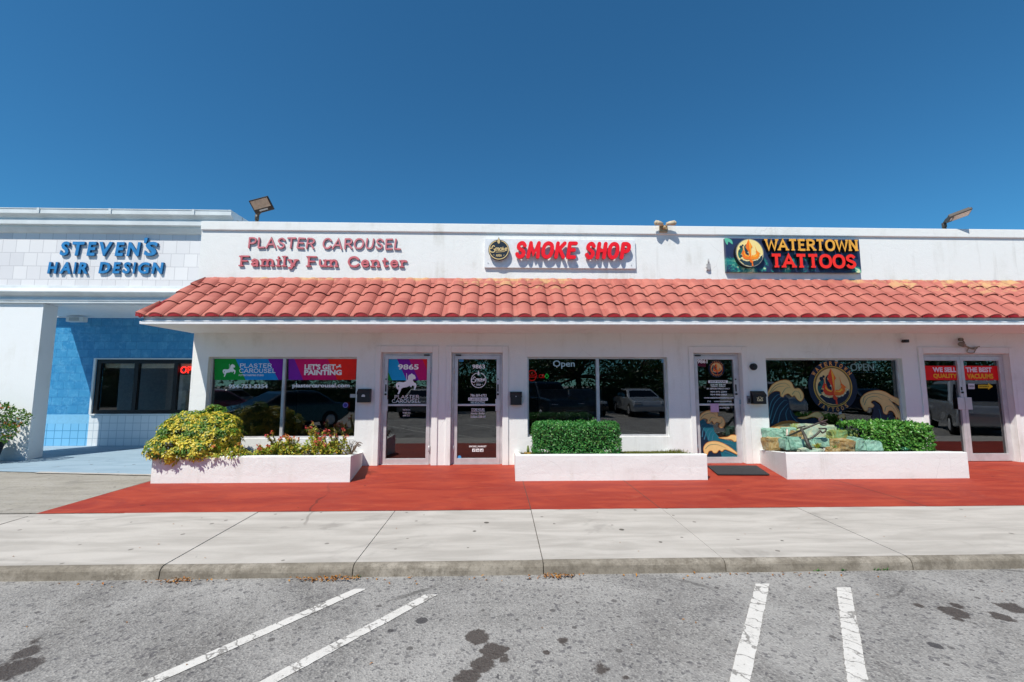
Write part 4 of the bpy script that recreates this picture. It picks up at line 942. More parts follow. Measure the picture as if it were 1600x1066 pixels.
a, b, c, d = box_px(ZT, 505, 90, 1475, 215, TY-.09); sign_letters(s3, 'WATERTOWN', a, b, c, d-c, .185, TY-.008, .075, OR, serif=.05, gap=.17)
a, b, c, d = box_px(ZT, 562, 245, 1460, 395, TY-.09); sign_letters(s3, 'TATTOOS', a, b, c, d-c, .205, TY-.008, .075, RD, serif=.06, gap=.17)
cx, cz = P2(ZT(342, 236), TY-.08); mb = MB(); r = .285; mb.disc(cx, cz, r, r*1.02, TY-.085, TY-.002, 1, 7)
mb.ribbon([(cx+r*.965*math.cos(q*.1047), cz+r*.985*math.sin(q*.1047)) for q in range(60)], .012, TY-.088, TY-.085, 8, None, True)
trident(mb, lambda x, y: (cx+(x-540)/290*r*.93, cz-(y-530)/290*r*.95), TY-.0855, TRC, .0016); mb.build('round_emblem', TRM_SIGN+[M['black'], V('8a8a86')], s3)
mb = MB(); q = lambda x, y: P2(ZT(x, y), TY-.002)
mb.prism([(p.x, p.y) for p in spline([(*q(*p), 0) for p in ((80,85),(120,85),(155,105),(165,145),(140,130),(120,120),(112,150),(95,135))], 4, True)], TY-.004, TY-.001); mb.build('wave_picture', V('5fb59a'), s3)
# ------------------------------------------------------------------ salon building on the left
salon = thing('salon_building', 'pale hair salon with a blue tiled wall under an arcade and white slate fascia', 'building', (-8.5, 10, 0))
FY, BY, SL, SR = 9.1, 11.15, -11.0, -5.65
ZS0 = 3.20
wall_mesh(-15.0, WX0-.002, -.05, 3.6, BY, BY+.2, [(-10.165, -6.0, .766, 2.145)], 0).build('blue_wall', M['blue_tile'], salon)
mb = MB(); mb.box(-15.0, -10.195, BY-.006, BY-.0005, .55, .772); mb.build('painted_band', M['blue_plain'], salon)
mb = MB(); mb.box(-15.0, -10.195, BY-.006, BY-.0005, .0, .549); mb.build('base_tiles', M['blue_grid'], salon)
mb = MB(); mb.box(-10.194, WX0-.003, BY-.03, BY-.0005, .0, .752); mb.build('base_tiles', M['white_grid'], salon)
mb = MB(); mb.bbox(-10.165, WX0-.003, BY-.075, BY+.06, .754, .786, .004); mb.build('window_sill', M['cornice'], salon)
sw_ = window((-10.150, -6.01, .786, 2.14), [(-9.165, .10), (-8.19, .10), (-7.2, .10)], 'salon window in dark metal frame under the blue wall', fw=.095, yg=BY+.03, frame='bronze', parent=salon, gl='glass_clear')
mb = MB(); mb.box(-10.215, -10.166, BY-.035, BY-.0005, .787, 2.175); mb.box(-10.166, WX0-.003, BY-.035, BY-.0005, 2.146, 2.175); mb.build('window_casing', M['cornice'], salon)
mb = MB(); mb.box(-10.05, -6.1, BY+.12, BY+.15, 1.93, 2.044); mb.build('blind_box', plain('tan_blind', 'c4b498', .7), salon)
mb = MB(); mb.box(-14.8, -6.0, 14.2, 14.3, 0, 3); mb.box(-14.8, -6.0, BY+.21, 14.2, -.02, .01); mb.box(-14.8, -6.0, BY+.21, 14.2, 3.0, 3.05); mb.box(-8.75, -8.65, BY+.9, 14.1, .01, 3.0); mb.box(-8.64, -6.2, BY+.8, BY+.9, .01, 3.0); mb.box(-8.5, -8.25, BY+.5, BY+.78, .01, 1.35); mb.build('interior', M['room_pale'], salon)  # pale front partition added close behind the window to catch daylight
mb = MB(); mb.box(-15, WX0-.002, 14.4, 14.6, -.05, 5.1); mb.box(-15.0, -14.8, BY+.2, 14.4, -.05, 3.6); mb.build('side_wall', M['salon_white'], salon)
# arcade roof, fascia and cornice
mb = MB(); mb.box(SL+.001, WX0-.002, FY+.2, BY-.001, ZS0+.002, ZS0+.10); mb.box(-15, WX0-.002, BY-.15, BY+.2, 3.601, 3.7); mb.box(-15, SL-.001, BY-.15, BY-.001, ZS0+.002, ZS0+.12)
mb.build('arcade_ceiling', M['ceiling'], salon)
mb = MB(); mb.box(SL, SR, FY, FY+.2, 3.34, 5.03); mb.build('fascia_wall', M['salon_tile'], salon)
mb = MB(); mb.box(SL, SL+.2, FY+.2, 14.4, 3.31, 5.02); mb.box(SR-.2, SR, FY+.2, 14.4, 4.3, 5.02); mb.box(SL+.2, SR-.2, FY+.2, 14.4, 4.6, 4.75); mb.build('roof', M['salon_white'], salon)
def moulding(prof, name, xl, xr, y0=FY, mat='cornice'):
    """A run of moulding: profile of (projection, height) pairs from bottom to top."""
    mb = MB(); n = len(prof)
    for i in range(n-1):
        (p0, z0), (p1, z1) = prof[i], prof[i+1]; mb.face([(xl,y0-p0,z0),(xr,y0-p0,z0),(xr,y0-p1,z1),(xl,y0-p1,z1)], 0, False)
    for X, s in ((xl, 1), (xr, -1)):
        f = [(X, y0-p, z) for p, z in prof]+[(X, y0+.18, prof[-1][1]), (X, y0+.18, prof[0][1])]; mb.face(f if s < 0 else f[::-1])
    mb.face([(xl,y0-prof[-1][0],prof[-1][1]),(xr,y0-prof[-1][0],prof[-1][1]),(xr,y0+.18,prof[-1][1]),(xl,y0+.18,prof[-1][1])])
    mb.face([(xl,y0+.18,prof[0][1]),(xr,y0+.18,prof[0][1]),(xr,y0-prof[0][0],prof[0][1]),(xl,y0-prof[0][0],prof[0][1])])
    return mb.build(name, M[mat], salon)
half = [(.028+.10*math.sin(math.pi*k/10), 3.345+.165*k/10) for k in range(11)]
moulding([(.0, 3.202), (.03, 3.204), (.03, 3.225), (.012, 3.228), (.012, 3.250), (.034, 3.254), (.034, 3.292), (.008, 3.298), (.008, 3.338)]+half+[(.02, 3.515), (.012, 3.575), (.0, 3.578)], 'lower_moulding', SL-.001, SR)
moulding([(.0, 4.70), (.03, 4.705), (.06, 4.74), (.10, 4.80), (.105, 4.835), (.165, 4.842), (.165, 4.925), (.11, 4.935), (.10, 4.99), (.14, 5.03), (.21, 5.055), (.21, 5.145), (.22, 5.15), (.22, 5.165)], 'cornice', SL-.001, SR)
mb = MB(); yb = 14.4
mb.face([(SR+.001,FY+.19,5.165),(SR+.001,FY+.19,4.72),(SR+.001,yb,4.72),(SR+.001,yb,5.165)][::-1])
mb.face([(SL,FY+.18,5.164),(SR,FY+.18,5.164),(SR,yb,5.164),(SL,yb,5.164)]); mb.build('roof_edge', M['cornice'], salon)
for zz in (-8.15, -6.45, -9.6):
    mb = MB(); mb.box(zz, zz+.05, FY-.226, FY-.211, 5.05, 5.168); mb.build('cornice_joint', M['cornice'], salon)
mb = MB()
q = [(-11.0, 9.12), (-9.505, 9.12), (-9.64, 9.55), (-11.0, 9.55)]
mb.mesh([(x, y, z) for z in (0, ZS0) for x, y in q], [(0,1,5,4),(1,2,6,5),(2,3,7,6),(3,0,4,7)]); mb.build('pillar', M['salon_white'], salon)
st = thing('wall_sign', 'blue raised letters reading STEVEN\'S HAIR DESIGN on white slate fascia', 'sign', (-8.2, FY, 3.8))
BL = [plain('blue_letter_face', '2d7cb8', .4), plain('dark_blue_letter_side', '14507c', .5)]
ZB5 = zpt((0, 320), 4.848)
def bold_sign(text, zf, bx, Y, depth, bold, shear):
    a, b, c, d = box_px(zf, *bx, Y-depth)
    for ch, x0, x1, z0, z1 in letters_fit(text, a, b, c, d, bold, .15, .50):
        mb = MB(); write(mb, ch, x0, x1, z0, z1, Y, depth, bold, shear, 0, 1); mb.build('letter', BL, st)
bold_sign("STEVEN", ZB5, (455, 280, 1062, 388), FY-.003, .04, .035, .10); bold_sign("S", ZB5, (1092, 280, 1190, 388), FY-.003, .04, .035, .10)
mb = MB(); a, b, c, d = box_px(ZB5, 1086, 248, 1112, 288, FY-.06); write(mb, "'", a, b, c, d, FY-.003, .04, .05, .1, 0, 1); mb.build('letter', BL, st)
bold_sign("HAIR", ZB5, (360, 434, 664, 522), FY-.003, .04, .035, .10); bold_sign("DESIGN", ZB5, (748, 434, 1236, 522), FY-.003, .04, .035, .10)
# neon sign in the salon window
def neon(name, label, text, x0, x1, z0, z1, Y, mat, bold=.0, extra=None):
    t = thing(name, label, 'neon sign', ((x0+x1)/2, Y, z0)); mb = MB(); write(mb, text, x0, x1, z0, z1, Y, .012, bold); mb.build('lettering', mat, t)
    return t
RED_N = emit('red_neon_glow', 'ff2418', 3.5)
t = neon('neon_sign', 'glowing red neon sign reading OPEN inside the salon window', 'OPEN', -8.13, -7.60, 1.80, 1.97, BY+.075, RED_N)
mb = MB(); mb.box(-8.14, -7.55, BY+.095, BY+.115, 1.76, 1.925); mb.build('backing', M['black'], t)
t = neon('neon_sign', 'pale unlit sign reading Open, letters given a glow, high in the middle shop window', 'Open', *box_px(Z8, 343, 108, 500, 168, GL+.10), GL+.10, emit('pale_sign_added_glow', '9fb8d0', 1.1), .01)  # glow added to the letters so they show through tinted glass
t = thing('neon_sign', 'red neon ring sign low under the pale Open sign at the left of the window', 'neon sign', (*P2(Z8(190, 255), GL+.12), 0)); t.location = (P2(Z8(190, 218), GL+.12)[0], GL+.12, 1.60)
mb = MB(); cx, cz = P2(Z8(191, 217), GL+.12); r = .085; L_ = GL+.12
mb.ribbon([(cx+r*math.cos(i*.2), cz+r*1.2*math.sin(i*.2)) for i in range(31)], .018, L_-.012, L_, 0, None, True)
for a in (90, 40, 140, 0, 180): mb.prism([(cx, cz-.04), (cx+.065*math.cos(R(a-9)), cz-.03+.075*math.sin(R(a-9))), (cx+.08*math.cos(R(a)), cz-.03+.09*math.sin(R(a))), (cx+.065*math.cos(R(a+9)), cz-.03+.075*math.sin(R(a+9)))], L_-.010-.0005*a/20, L_)
mb.build('neon_tube', emit('dull_red_neon', 'd8101c', .9), t)
t = neon('neon_sign', 'small red and green neon CBD sign beside the red ring', 'CB', *box_px(Z8, 240, 208, 283, 236, GL+.12), GL+.12, bpy.data.materials['dull_red_neon'], .02)
mb = MB(); cx, cz = P2(Z8(298, 222), GL+.12); mb.ribbon([(cx-.036,cz),(cx,cz+.045),(cx+.036,cz),(cx,cz-.045)], .016, GL+.108, GL+.12, 0, None, True); mb.build('neon_tube', emit('green_neon', '20c050', 1.0), t)
t = neon('neon_sign', 'unlit blue framed sign reading OPEN, letters given a glow, in the wave painted window', 'OPEN', *box_px(Z3, 768, 137, 945, 192, GL+.12), GL+.12, emit('unlit_sign_added_glow', '8fa4b0', .6), .0)  # the sign is off; a faint glow is added to its letters
a, b, c, d = box_px(Z3, 752, 124, 958, 204, GL+.12); mb = MB(); mb.ribbon([(a,c),(b,c),(b,d),(a,d)], .014, GL+.108, GL+.12, 0, None, True); mb.build('frame', V('5f9ab0'), t)
mb = MB(); mb.box(a-.03, b+.03, GL+.13, GL+.15, c-.03, d+.03); mb.build('backing', M['black'], t)

# ------------------------------------------------------------------ things fixed to the buildings
t = thing('exit_light', 'small grey light box under the arcade ceiling', 'light', (-10.6, BY-.42, ZS0-.12)); bc = at(120, 500, BY-.35)
mb = MB(); mb.bbox(bc.x-.20, bc.x+.20, BY-.42, BY-.28, bc.z-.055, bc.z+.075, .015); mb.build('housing', M['cornice'], t)
mb = MB(); mb.tube([(bc.x-.2, BY-.3, bc.z+.04), (bc.x-.5, BY-.25, ZS0-.01), (bc.x-.62, BY-.2, ZS0)], .008, 6); mb.build('cable', M['gutter'], t)
mb = MB(); mb.box(bc.x-.12, bc.x+.12, BY-.424, BY-.420, bc.z-.03, bc.z+.05); mb.build('lens', V('a8b0b4'), t)

def floodlight(label, base, ctr, n, up, w, h, polex):
    t = thing('floodlight', label, 'floodlight', base)
    n = Vector(n).normalized(); up = Vector(up); up = (up-n*up.dot(n)).normalized(); s = up.cross(n)
    Mx = Matrix((( s.x, n.x, up.x, ctr[0]), (s.y, n.y, up.y, ctr[1]), (s.z, n.z, up.z, ctr[2]), (0, 0, 0, 1)))
    mb = MB(); mb.bbox(-w/2, w/2, -.05, 0, -h/2, h/2, .008, 0, Mx)
    for i in range(9): mb.box(-w/2+.03+i*(w-.06)/8-.004, -w/2+.03+i*(w-.06)/8+.004, -.075, -.052, -h/2+.02, h/2-.02, 0, Mx)
    mb.build('housing', plain('dark_bronze_lamp_paint', '3a322c', .45), t)
    mb = MB(); mb.box(-w/2+.022, w/2-.022, .0005, .004, -h/2+.085, h/2-.02, 0, Mx); mb.build('lens', plain('cream_lens', 'c9b49a', .3), t)
    mb = MB(); mb.box(-w*.22, w*.22, .0005, .004, -h/2+.035, -h/2+.062, 0, Mx); mb.build('sensor', V('d0ccc4'), t)
    foot = Mx @ Vector((0, -.04, -h/2-.005))
    foot = Mx @ Vector((0, -.055, -h/2+.05)); bv = Vector(base); tp = bv+Vector((0, 0, .19))
    mb = MB(); mb.tube([bv-Vector((0, 0, .02)), tp], .030, 12); mb.tube([bv+Vector((0, 0, .10)), bv+Vector((0, 0, .20))], .040, 12); mb.tube([tp, tp.lerp(foot, .5)+Vector((0, 0, .02)), foot], .026, 10)
    mb.build('post', plain('lamp_post_paint', '4a443e', .5), t)
    return t
floodlight('dark floodlight on a short post at the left end of the white parapet', (-4.885, 8.50, 4.706), at(408.5, 321, 8.32), (.18, -.80, -.58), (-.30, 0, 1), .37, .27, 0)
floodlight('dark floodlight seen edge on above the right end of the white parapet', (9.36, 8.52, 4.706), at(1499, 338, 8.24), (.14, -.36, -.92), (.86, -.48, .26), .24, .37, 0)
t = thing('security_light', 'cream twin headed security light on the parapet above the roof', 'security light', (3.28, 8.30, 4.60)); CR = plain('cream_light_paint', 'c8b89c', .5)
mb = MB(); mb.bbox(3.20, 3.36, 8.27, 8.312, 4.56, 4.70, .008); mb.tube([(3.28, 8.27, 4.63), (3.28, 8.22, 4.66)], .03, 12); mb.build('wall_plate', plain('tan_light_base', 'a8906c', .55), t)
for s in (-1, 1):
    mb = MB(); mb.tube([(3.28+s*.02, 8.22, 4.67), (3.28+s*.06, 8.22, 4.70), (3.28+s*.08, 8.22, 4.72)], .014, 8); mb.tube([(3.28+s*.035, 8.23, 4.705), (3.28+s*.10, 8.21, 4.715), (3.28+s*.185, 8.18, 4.712)], [.028, .042, .054], 14); h = mb.build('lamp_head', CR, t)
    mb = MB(); mb.sphere((3.28+s*.182, 8.181, 4.712), .045, 0, 12, (1, 1, 1)); mb.build('bulb', V('b8ac94'), h)

def mailbox(label, x0, x1, z0, z1, mark):
    t = thing('mailbox', label, 'mailbox', ((x0+x1)/2, W, z0), 'black wall mailboxes')
    mb = MB(); Yw = W-.004; d = .10
    pr = [(Yw, z0), (Yw, z1+.02), (Yw-.03, z1+.015), (Yw-d, z1-.05), (Yw-d, z0)]
    for X, s in ((x0, 0), (x1, 1)): f = [(X, y, z) for y, z in pr]; mb.face(f if s else f[::-1])
    for i in range(5): (a, b), (c, e) = pr[i], pr[(i+1) % 5]; mb.face([(x0,a,b),(x0,c,e),(x1,c,e),(x1,a,b)])
    o = mb.build('box', M['black'], t, bevel=.004)
    mb = MB(); mb.mesh([(x, y, z) for x in (x0-.008, x1+.008) for y, z in ((Yw-.028, z1+.020), (Yw-d-.008, z1-.050), (Yw-d-.008, z1-.085), (Yw-d-.002, z1-.085), (Yw-d-.002, z1-.056), (Yw-.026, z1+.012))], [tuple(range(6)), tuple(range(11, 5, -1))]+[(i, i+6, (i+1) % 6+6, (i+1) % 6) for i in range(6)]); mb.build('lid', M['black'], t)
    mx, mz, f = (x0+x1)/2, (z0+z1)/2, Yw-d-.001
    if mark == 'white': mb = MB(); mb.bbox(mx-.035, mx+.03, f-.006, f, mz-.01, mz+.015, .003); mb.prism([(mx-.03, mz+.017), (mx+.02, mz+.017), (mx+.005, mz+.06)], f-.004, f); mb.build('emblem', V('d8d8d8'), t)
    elif mark == 'dot': mb = MB(); mb.tube([(mx, f-.009, z1-.066), (mx, f-.016, z1-.066)], .010, 10); mb.build('knob', M['alu'], t)
    else:
        mb = MB()
        for s in (-1, 1): mb.ribbon([(mx+s*.005, mz+.045), (mx+s*.03, mz-.0), (mx+s*.055, mz-.045)], .014, f-.004-.001*s, f); mb.ribbon([(mx+s*.06, mz+.01), (mx-s*.02, mz-.045)], .012, f-.007-.001*s, f)
        mb.ribbon([(mx-.05, mz-.05), (mx+.05, mz-.05)], .014, f-.010, f); mb.build('emblem', V('d8c8a0'), t)
mailbox('black wall mailbox with a small white emblem beside the door numbered 9865', *box_px(lambda x, y: (x, y), 558, 609.5, 578, 629, W-.1), 'white')
mailbox('plain black wall mailbox between the door numbered 9863 and the middle window', *box_px(lambda x, y: (x, y), 797.5, 614, 815, 633, W-.1), 'dot')
mailbox('black wall mailbox with a pale geometric emblem beside the wave painted window', *box_px(lambda x, y: (x, y), 1177, 613, 1197, 631.5, W-.1), 'tri')
t = thing('door_bell_cover', 'round black fixture on the white wall right of the wave painted door', 'wall fixture', (4.99, W, 1.80)); mb = MB(); mb.tube([(4.985, W-.001, 1.865), (4.985, W-.05, 1.865)], .066, 22); mb.tube([(4.985, W-.05, 1.865), (4.985, W-.062, 1.865)], [.05, .035], 20); mb.build('cover', M['black'], t)
t = thing('keypad', 'narrow grey keypad on the casing beside the wave painted door', 'keypad', (4.845, W, 1.15)); mb = MB(); mb.bbox(4.815, 4.875, W-.052, W-.025, 1.145, 1.30, .006); mb.build('body', plain('grey_keypad', '6a6e74', .4), t)
mb = MB(); mb.bbox(4.828, 4.862, W-.056, W-.0525, 1.17, 1.25, .002); mb.build('button_field', M['black'], t)
t = thing('security_camera', 'small boxy black camera under the awning', 'security camera', (8.06, W, 2.40)); mb = MB(); mb.bbox(8.01, 8.10, W-.11, W-.04, 2.345, 2.405, .008); mb.tube([(8.055, W-.04, 2.375), (8.055, W-.001, 2.375)], .022, 10); mb.build('housing', M['black'], t)
mb = MB(); mb.tube([(8.055, W-.110, 2.375), (8.055, W-.114, 2.375)], .018, 14); mb.build('lens', V('3a3f48'), t)
t = thing('security_camera', 'rusty camera bracket with a tangle of loose cable above the double door', 'security camera', (9.26, W, 2.28)); GR = plain('weathered_camera_metal', '7a746a', .6, var=.3)
mb = MB(); mb.tube([(9.245, W-.001, 2.415), (9.245, W-.05, 2.415)], .035, 12); mb.tube([(9.245, W-.04, 2.41), (9.24, W-.09, 2.35), (9.20, W-.10, 2.31)], .012, 8); mb.build('bracket', GR, t)
mb = MB(); mb.tube([(9.12, W-.13, 2.315), (9.18, W-.10, 2.315), (9.23, W-.08, 2.29)], [.045, .048, .038], 14); mb.build('camera_head', GR, t)
mb = MB(); mb.tube(spline([(9.20,W-.07,2.30),(9.30,W-.08,2.27),(9.40,W-.06,2.24),(9.52,W-.05,2.26),(9.60,W-.04,2.275)], 5), .011, 6)
mb.tube([(9.40+.085*math.cos(a*.35), W-.055-.01*math.sin(a), 2.19+.05*math.sin(a*.35)) for a in range(19)], .009, 6); mb.tube(spline([(9.26,W-.07,2.28),(9.36,W-.10,2.22),(9.50,W-.06,2.225),(9.56,W-.04,2.27)], 5), .009, 6); mb.build('cable', plain('pale_cable', '8a7f70', .7), t)
t = thing('pipe_stub', 'grey capped pipe stub on the white wall left of the tattoo sign', 'pipe', (4.18, W, 3.79)); mb = MB(); mb.bbox(4.15, 4.215, W-.05, W-.001, 3.80, 3.93, .008); mb.tube([(4.183, W-.03, 3.93), (4.183, W-.03, 4.03)], .014, 10); mb.tube([(4.15, W-.03, 3.85), (4.12, W-.05, 3.84)], .012, 8); mb.build('body', plain('grey_pipe', '9a9a9c', .5), t)
t = thing('door_mat', 'dark rubber mat on the red floor at the wave painted door', 'door mat', (4.2, 7.63, .0)); mb = MB()
mb.mesh([(x, y, z) for z in (.012, .026) for x, y in ((3.66,7.30),(4.52,7.26),(4.76,8.03),(3.85,8.06))], [(3,2,1,0),(4,5,6,7),(0,1,5,4),(1,2,6,5),(2,3,7,6),(3,0,4,7)]); mb.build('mat', plain('dark_rubber', '2b2c30', .85, var=.3, scale=60), t)

# ------------------------------------------------------------------ planters
def planter(label, fl, fr_, bl, br, ht=.40, hb=.245):
    t = thing('planter', label, 'planter', ((fl+fr_)/2, 7.6, 0), 'low white planters against the shopfronts')
    y0, y1, w = 7.0, W-.002, .085; mb = MB(); ns = 36
    def ztop(y, x): return ht+(hb-ht)*max(0, (y-y0-w)/(y1-y0-w)) + noise.noise(Vector((x*1.2, y*2, 1)))*.004
    # front wall
    fx = lambda x, s, k: noise.noise(Vector((x*1.5, k, s)))*.006
    for i in range(ns):
        a, b = fl+(fr_-fl)*i/ns, fl+(fr_-fl)*(i+1)/ns
        zs = [-.02, .1, .2, .3, ht-.012]
        for j in range(4): mb.face([(a,y0+fx(a,2,zs[j]*4),zs[j]),(b,y0+fx(b,2,zs[j]*4),zs[j]),(b,y0+fx(b,2,zs[j+1]*4),zs[j+1]),(a,y0+fx(a,2,zs[j+1]*4),zs[j+1])], 0, True)
        za, zb = ht+fx(a, 5, 1), ht+fx(b, 5, 1)
        mb.face([(a,y0+fx(a,2,zs[4]*4),zs[4]),(b,y0+fx(b,2,zs[4]*4),zs[4]),(b,y0+.014,zb),(a,y0+.014,za)], 0, True)
        K = w/(y1-y0); cl = lambda x: max(fl+(bl-fl)*K+.001, min(fr_+(br-fr_)*K-.001, x)); a2, b2 = cl(a), cl(b)
        mb.face([(a,y0+.014,za),(b,y0+.014,zb),(b2,y0+w,zb),(a2,y0+w,za)], 0, True)
        mb.face([(b2,y0+w,.2),(a2,y0+w,.2),(a2,y0+w,za),(b2,y0+w,zb)])
    for f, b, s in ((fl, bl, 1), (fr_, br, -1)):
        o = [(f, y0, ht), (b, y1, hb)]; i_ = [(f+s*w*1.2, y0+w, ht), (b+s*w, y1, hb)]
        F = [[(f,y0,-.02),(f,y0,ht-.002),(b,y1,hb),(b,y1,-.02)], [(f,y0,ht-.002),(i_[0][0],y0+w+.001,ht-.003),(i_[1][0],y1,hb),(b,y1,hb)], [(i_[0][0],y0+w+.001,ht-.003),(i_[0][0],y0+w+.001,.1),(i_[1][0],y1,.1),(i_[1][0],y1,hb)]]
        for q in F: mb.face(q[::-1] if s < 0 else q)
    mb.build('wall', M['planter'], t)
    sb = MB(); nx, ny = 30, 8
    def S(i, j):
        v = j/ny; y = y0+w+.003+(y1-y0-w-.004)*v; xl = fl+w*1.25+(bl-fl)*v; xr = fr_-w*1.25+(br-fr_)*v; x = xl+(xr-xl)*i/nx
        return (x, y, ht-.018+(hb-ht)*v+noise.noise(Vector((x*5, y*5, 2)))*.012)
    for i in range(nx):
        for j in range(ny): sb.face([S(i, j), S(i+1, j), S(i+1, j+1), S(i, j+1)], 0, True)
    sb.build('soil', M['soil'], t)
    return t
planter('low white planter with the yellow shrub and red flowered plants', -5.40, -2.345, -5.45, -2.575)
planter('low white planter with the clipped hedge and short turf', .252, 3.345, .285, 3.25)
planter('low white planter with the green rocks and leafy hedge', 4.645, 7.68, 5.03, 7.80, .415, .26)
# ------------------------------------------------------------------ plants
def rv(r): 
    while True:
        v = Vector((r.uniform(-1, 1), r.uniform(-1, 1), r.uniform(-1, 1)))
        if .05 < v.length < 1: return v.normalized()
def leaf(mb, b, d, n, L, w, m=0, fold=.25, curl=0.0):
    d = d.normalized(); s = d.cross(n)
    if s.length < 1e-3: s = d.orthogonal()
    s.normalize(); n = s.cross(d); b = Vector(b)
    p = b+d*L*.5; t = b+d*L-n*L*curl
    mb.mesh([b, p+s*w/2+n*w*fold, t, p-s*w/2+n*w*fold, p], [(0,4,1),(1,4,2),(0,3,4),(3,2,4)], m)
def blob_points(r, blobs, n):
    """Points on and just inside the union of ellipsoids, with outward directions."""
    out = []; A = [b[1].x*b[1].y+b[1].y*b[1].z+b[1].x*b[1].z for b in blobs]
    while len(out) < n:
        k = r.choices(range(len(blobs)), A)[0]; c, q = blobs[k]; v = rv(r); rad = r.uniform(.80, 1.06)
        p = c+Vector((v.x*q.x, v.y*q.y, v.z*q.z))*rad
        if any(j != k and sum(((p-c2)[i]/q2[i])**2 for i in range(3)) < .55 for j, (c2, q2) in enumerate(blobs)): continue
        out.append((p, Vector((v.x/q.x, v.y/q.y, v.z/q.z)).normalized()))
    return out
def stems(mb, base, blobs, r, n, rad=.008):
    for i in range(n):
        c, q = r.choice(blobs); v = rv(r); p = c+Vector((v.x*q.x, v.y*q.y, abs(v.z)*q.z))*.8; b = Vector(base)+Vector((r.uniform(-.08, .08), r.uniform(-.05, .05), 0))
        mb.tube(spline([b, b.lerp(p, .5)+rv(r)*.05+Vector((0, 0, .04)), p], 4), [rad*(1-k/10) for k in range(9)], 5)
r = random.Random(21)
t = thing('shrub', 'large bushy shrub with yellow and green leaves spilling over the planter', 'shrub', (-4.98, 7.5, .33))
BL_ = [(Vector(c), Vector(q)) for c, q in (((-4.98,7.42,.66),(.60,.42,.34)), ((-5.16,7.55,.86),(.42,.36,.22)), ((-5.30,7.05,.53),(.22,.22,.18)), ((-5.12,7.03,.51),(.28,.17,.19)), ((-4.62,7.35,.68),(.34,.34,.24)), ((-4.98,7.75,1.00),(.17,.17,.17)), ((-4.78,7.10,.52),(.30,.22,.22)), ((-5.34,7.35,.72),(.20,.3,.26)), ((-4.80,7.5,.86),(.36,.34,.20)))]
lf = MB()
for p, n in blob_points(r, BL_, 1250):
    ax = (n+Vector((0, -.15, .55))+rv(r)*.45).normalized(); s = ax.orthogonal().normalized(); q = ax.cross(s); k = r.choice((6, 7, 7)); L = r.uniform(.055, .088)
    green = (p.z > 1.04 and r.random() < .7) or (p.x < -5.3 and p.z > .6 and r.random() < .5) or (noise.noise(p*4) > .15 and r.random() < .4) or r.random() < .16
    a0 = r.uniform(0, 6)
    for i in range(k):
        a = a0+2*math.pi*i/k; d = s*math.cos(a)+q*math.sin(a)+ax*r.uniform(-.25, .2); leaf(lf, p+d*.008, d, ax, L*r.uniform(.8, 1.1), L*.42, 1 if green else 0, .15, .2)
lf.build('foliage', [M['leaf_yellow'], M['leaf_lime']], t)
mb = MB(); stems(mb, (-5.0, 7.55, .32), BL_, r, 46, .010); mb.build('stem', M['twig'], t)

def thorn_plant(label, px, top, seed, n=9, spread=.2, Y=7.35, cat='flowering plant', petals='petal', base_z=.36):
    r = random.Random(seed); b0 = at(px, 712, Y); b0.z = base_z
    t = thing('flowering_plant', label, cat, b0, 'flowering plants in the planter')
    sm, lf, fl = MB(), MB(), MB(); n += 7; spread *= 1.35
    for i in range(n):
        a = r.uniform(0, 6.28); h = (top-base_z)*r.uniform(.25, .95) if i else (top-base_z); sp = spread*r.uniform(.3, 1.3)*(1.25-.55*h/(top-base_z))
        tip = b0+Vector((math.cos(a)*sp, math.sin(a)*sp*.8, h)); mid = b0.lerp(tip, .5)+rv(r)*.035
        P = spline([b0+rv(r)*.03, mid, tip], 5); sm.tube(P, .0075, 5)
        for k in range(64):
            u = r.uniform(.10, 1.0); p = P[min(len(P)-1, int(u*(len(P)-1)))]; d = (rv(r)+Vector((0, 0, .35))).normalized(); L = r.uniform(.034, .066)
            leaf(lf, p, d, (Vector((0, 0, 1))+rv(r)*.3).normalized(), L, L*.5, 0, .12, .15)
        for k in range(r.choice((6, 9, 11)) if h > .6*(top-base_z) and r.random() < .75 else 0):
            c = tip+Vector((0, 0, .012))+rv(r)*.026; nrm_ = (rv(r)+Vector((0, -.5, .8))).normalized(); s = nrm_.orthogonal().normalized()
            for m_ in range(2): d = s.cross(nrm_)*(1 if m_ else -1); leaf(fl, c, d+nrm_*.2, nrm_, .020, .024, 0, .1)
    for k in range(260):
        v = rv(r); p = b0+Vector((v.x*spread*.95, v.y*spread*.8, .02+abs(v.z)*(top-base_z)*.48)); L = r.uniform(.034, .062); leaf(lf, p, (v+rv(r)*.8+Vector((0, 0, .4))).normalized(), (Vector((0, -.3, 1))+rv(r)*.5).normalized(), L, L*.5, 0, .12, .15)
    sm.build('stem', M['twig'], t); lf.build('foliage', M['leaf_thorn'], t); fl.build('flower', M[petals], t); return t
thorn_plant('low orange flowered plant under the front of the yellow shrub', 325, .60, 31, 8, .20, 7.12, petals='petal_orange')
thorn_plant('low orange flowered plant at the right foot of the yellow shrub', 362, .57, 32, 9, .20, 7.15, petals='petal_orange')
thorn_plant('low red flowered plant with a bare gap between it and the yellow shrub', 415, .52, 33, 5, .13, 7.3)
thorn_plant('thin red flowered plant leaning in front of the white window mullion', 436, .72, 34, 7, .15, 7.35)
thorn_plant('bushy small leaved plant with orange blooms in the middle of the planter', 459, .68, 35, 9, .16, 7.3, petals='petal_orange')
thorn_plant('tallest red flowered plant in the planter with a bright red top', 489, .87, 36, 8, .13, 7.4)
thorn_plant('red flowered plant below the dark right pane between two taller ones', 509, .66, 37, 8, .15, 7.32)
thorn_plant('upright red flowered plant second from the planter\'s right end', 529, .78, 38, 7, .13, 7.4)
r = random.Random(5); b0 = at(545, 712, 7.4); b0.z = .35
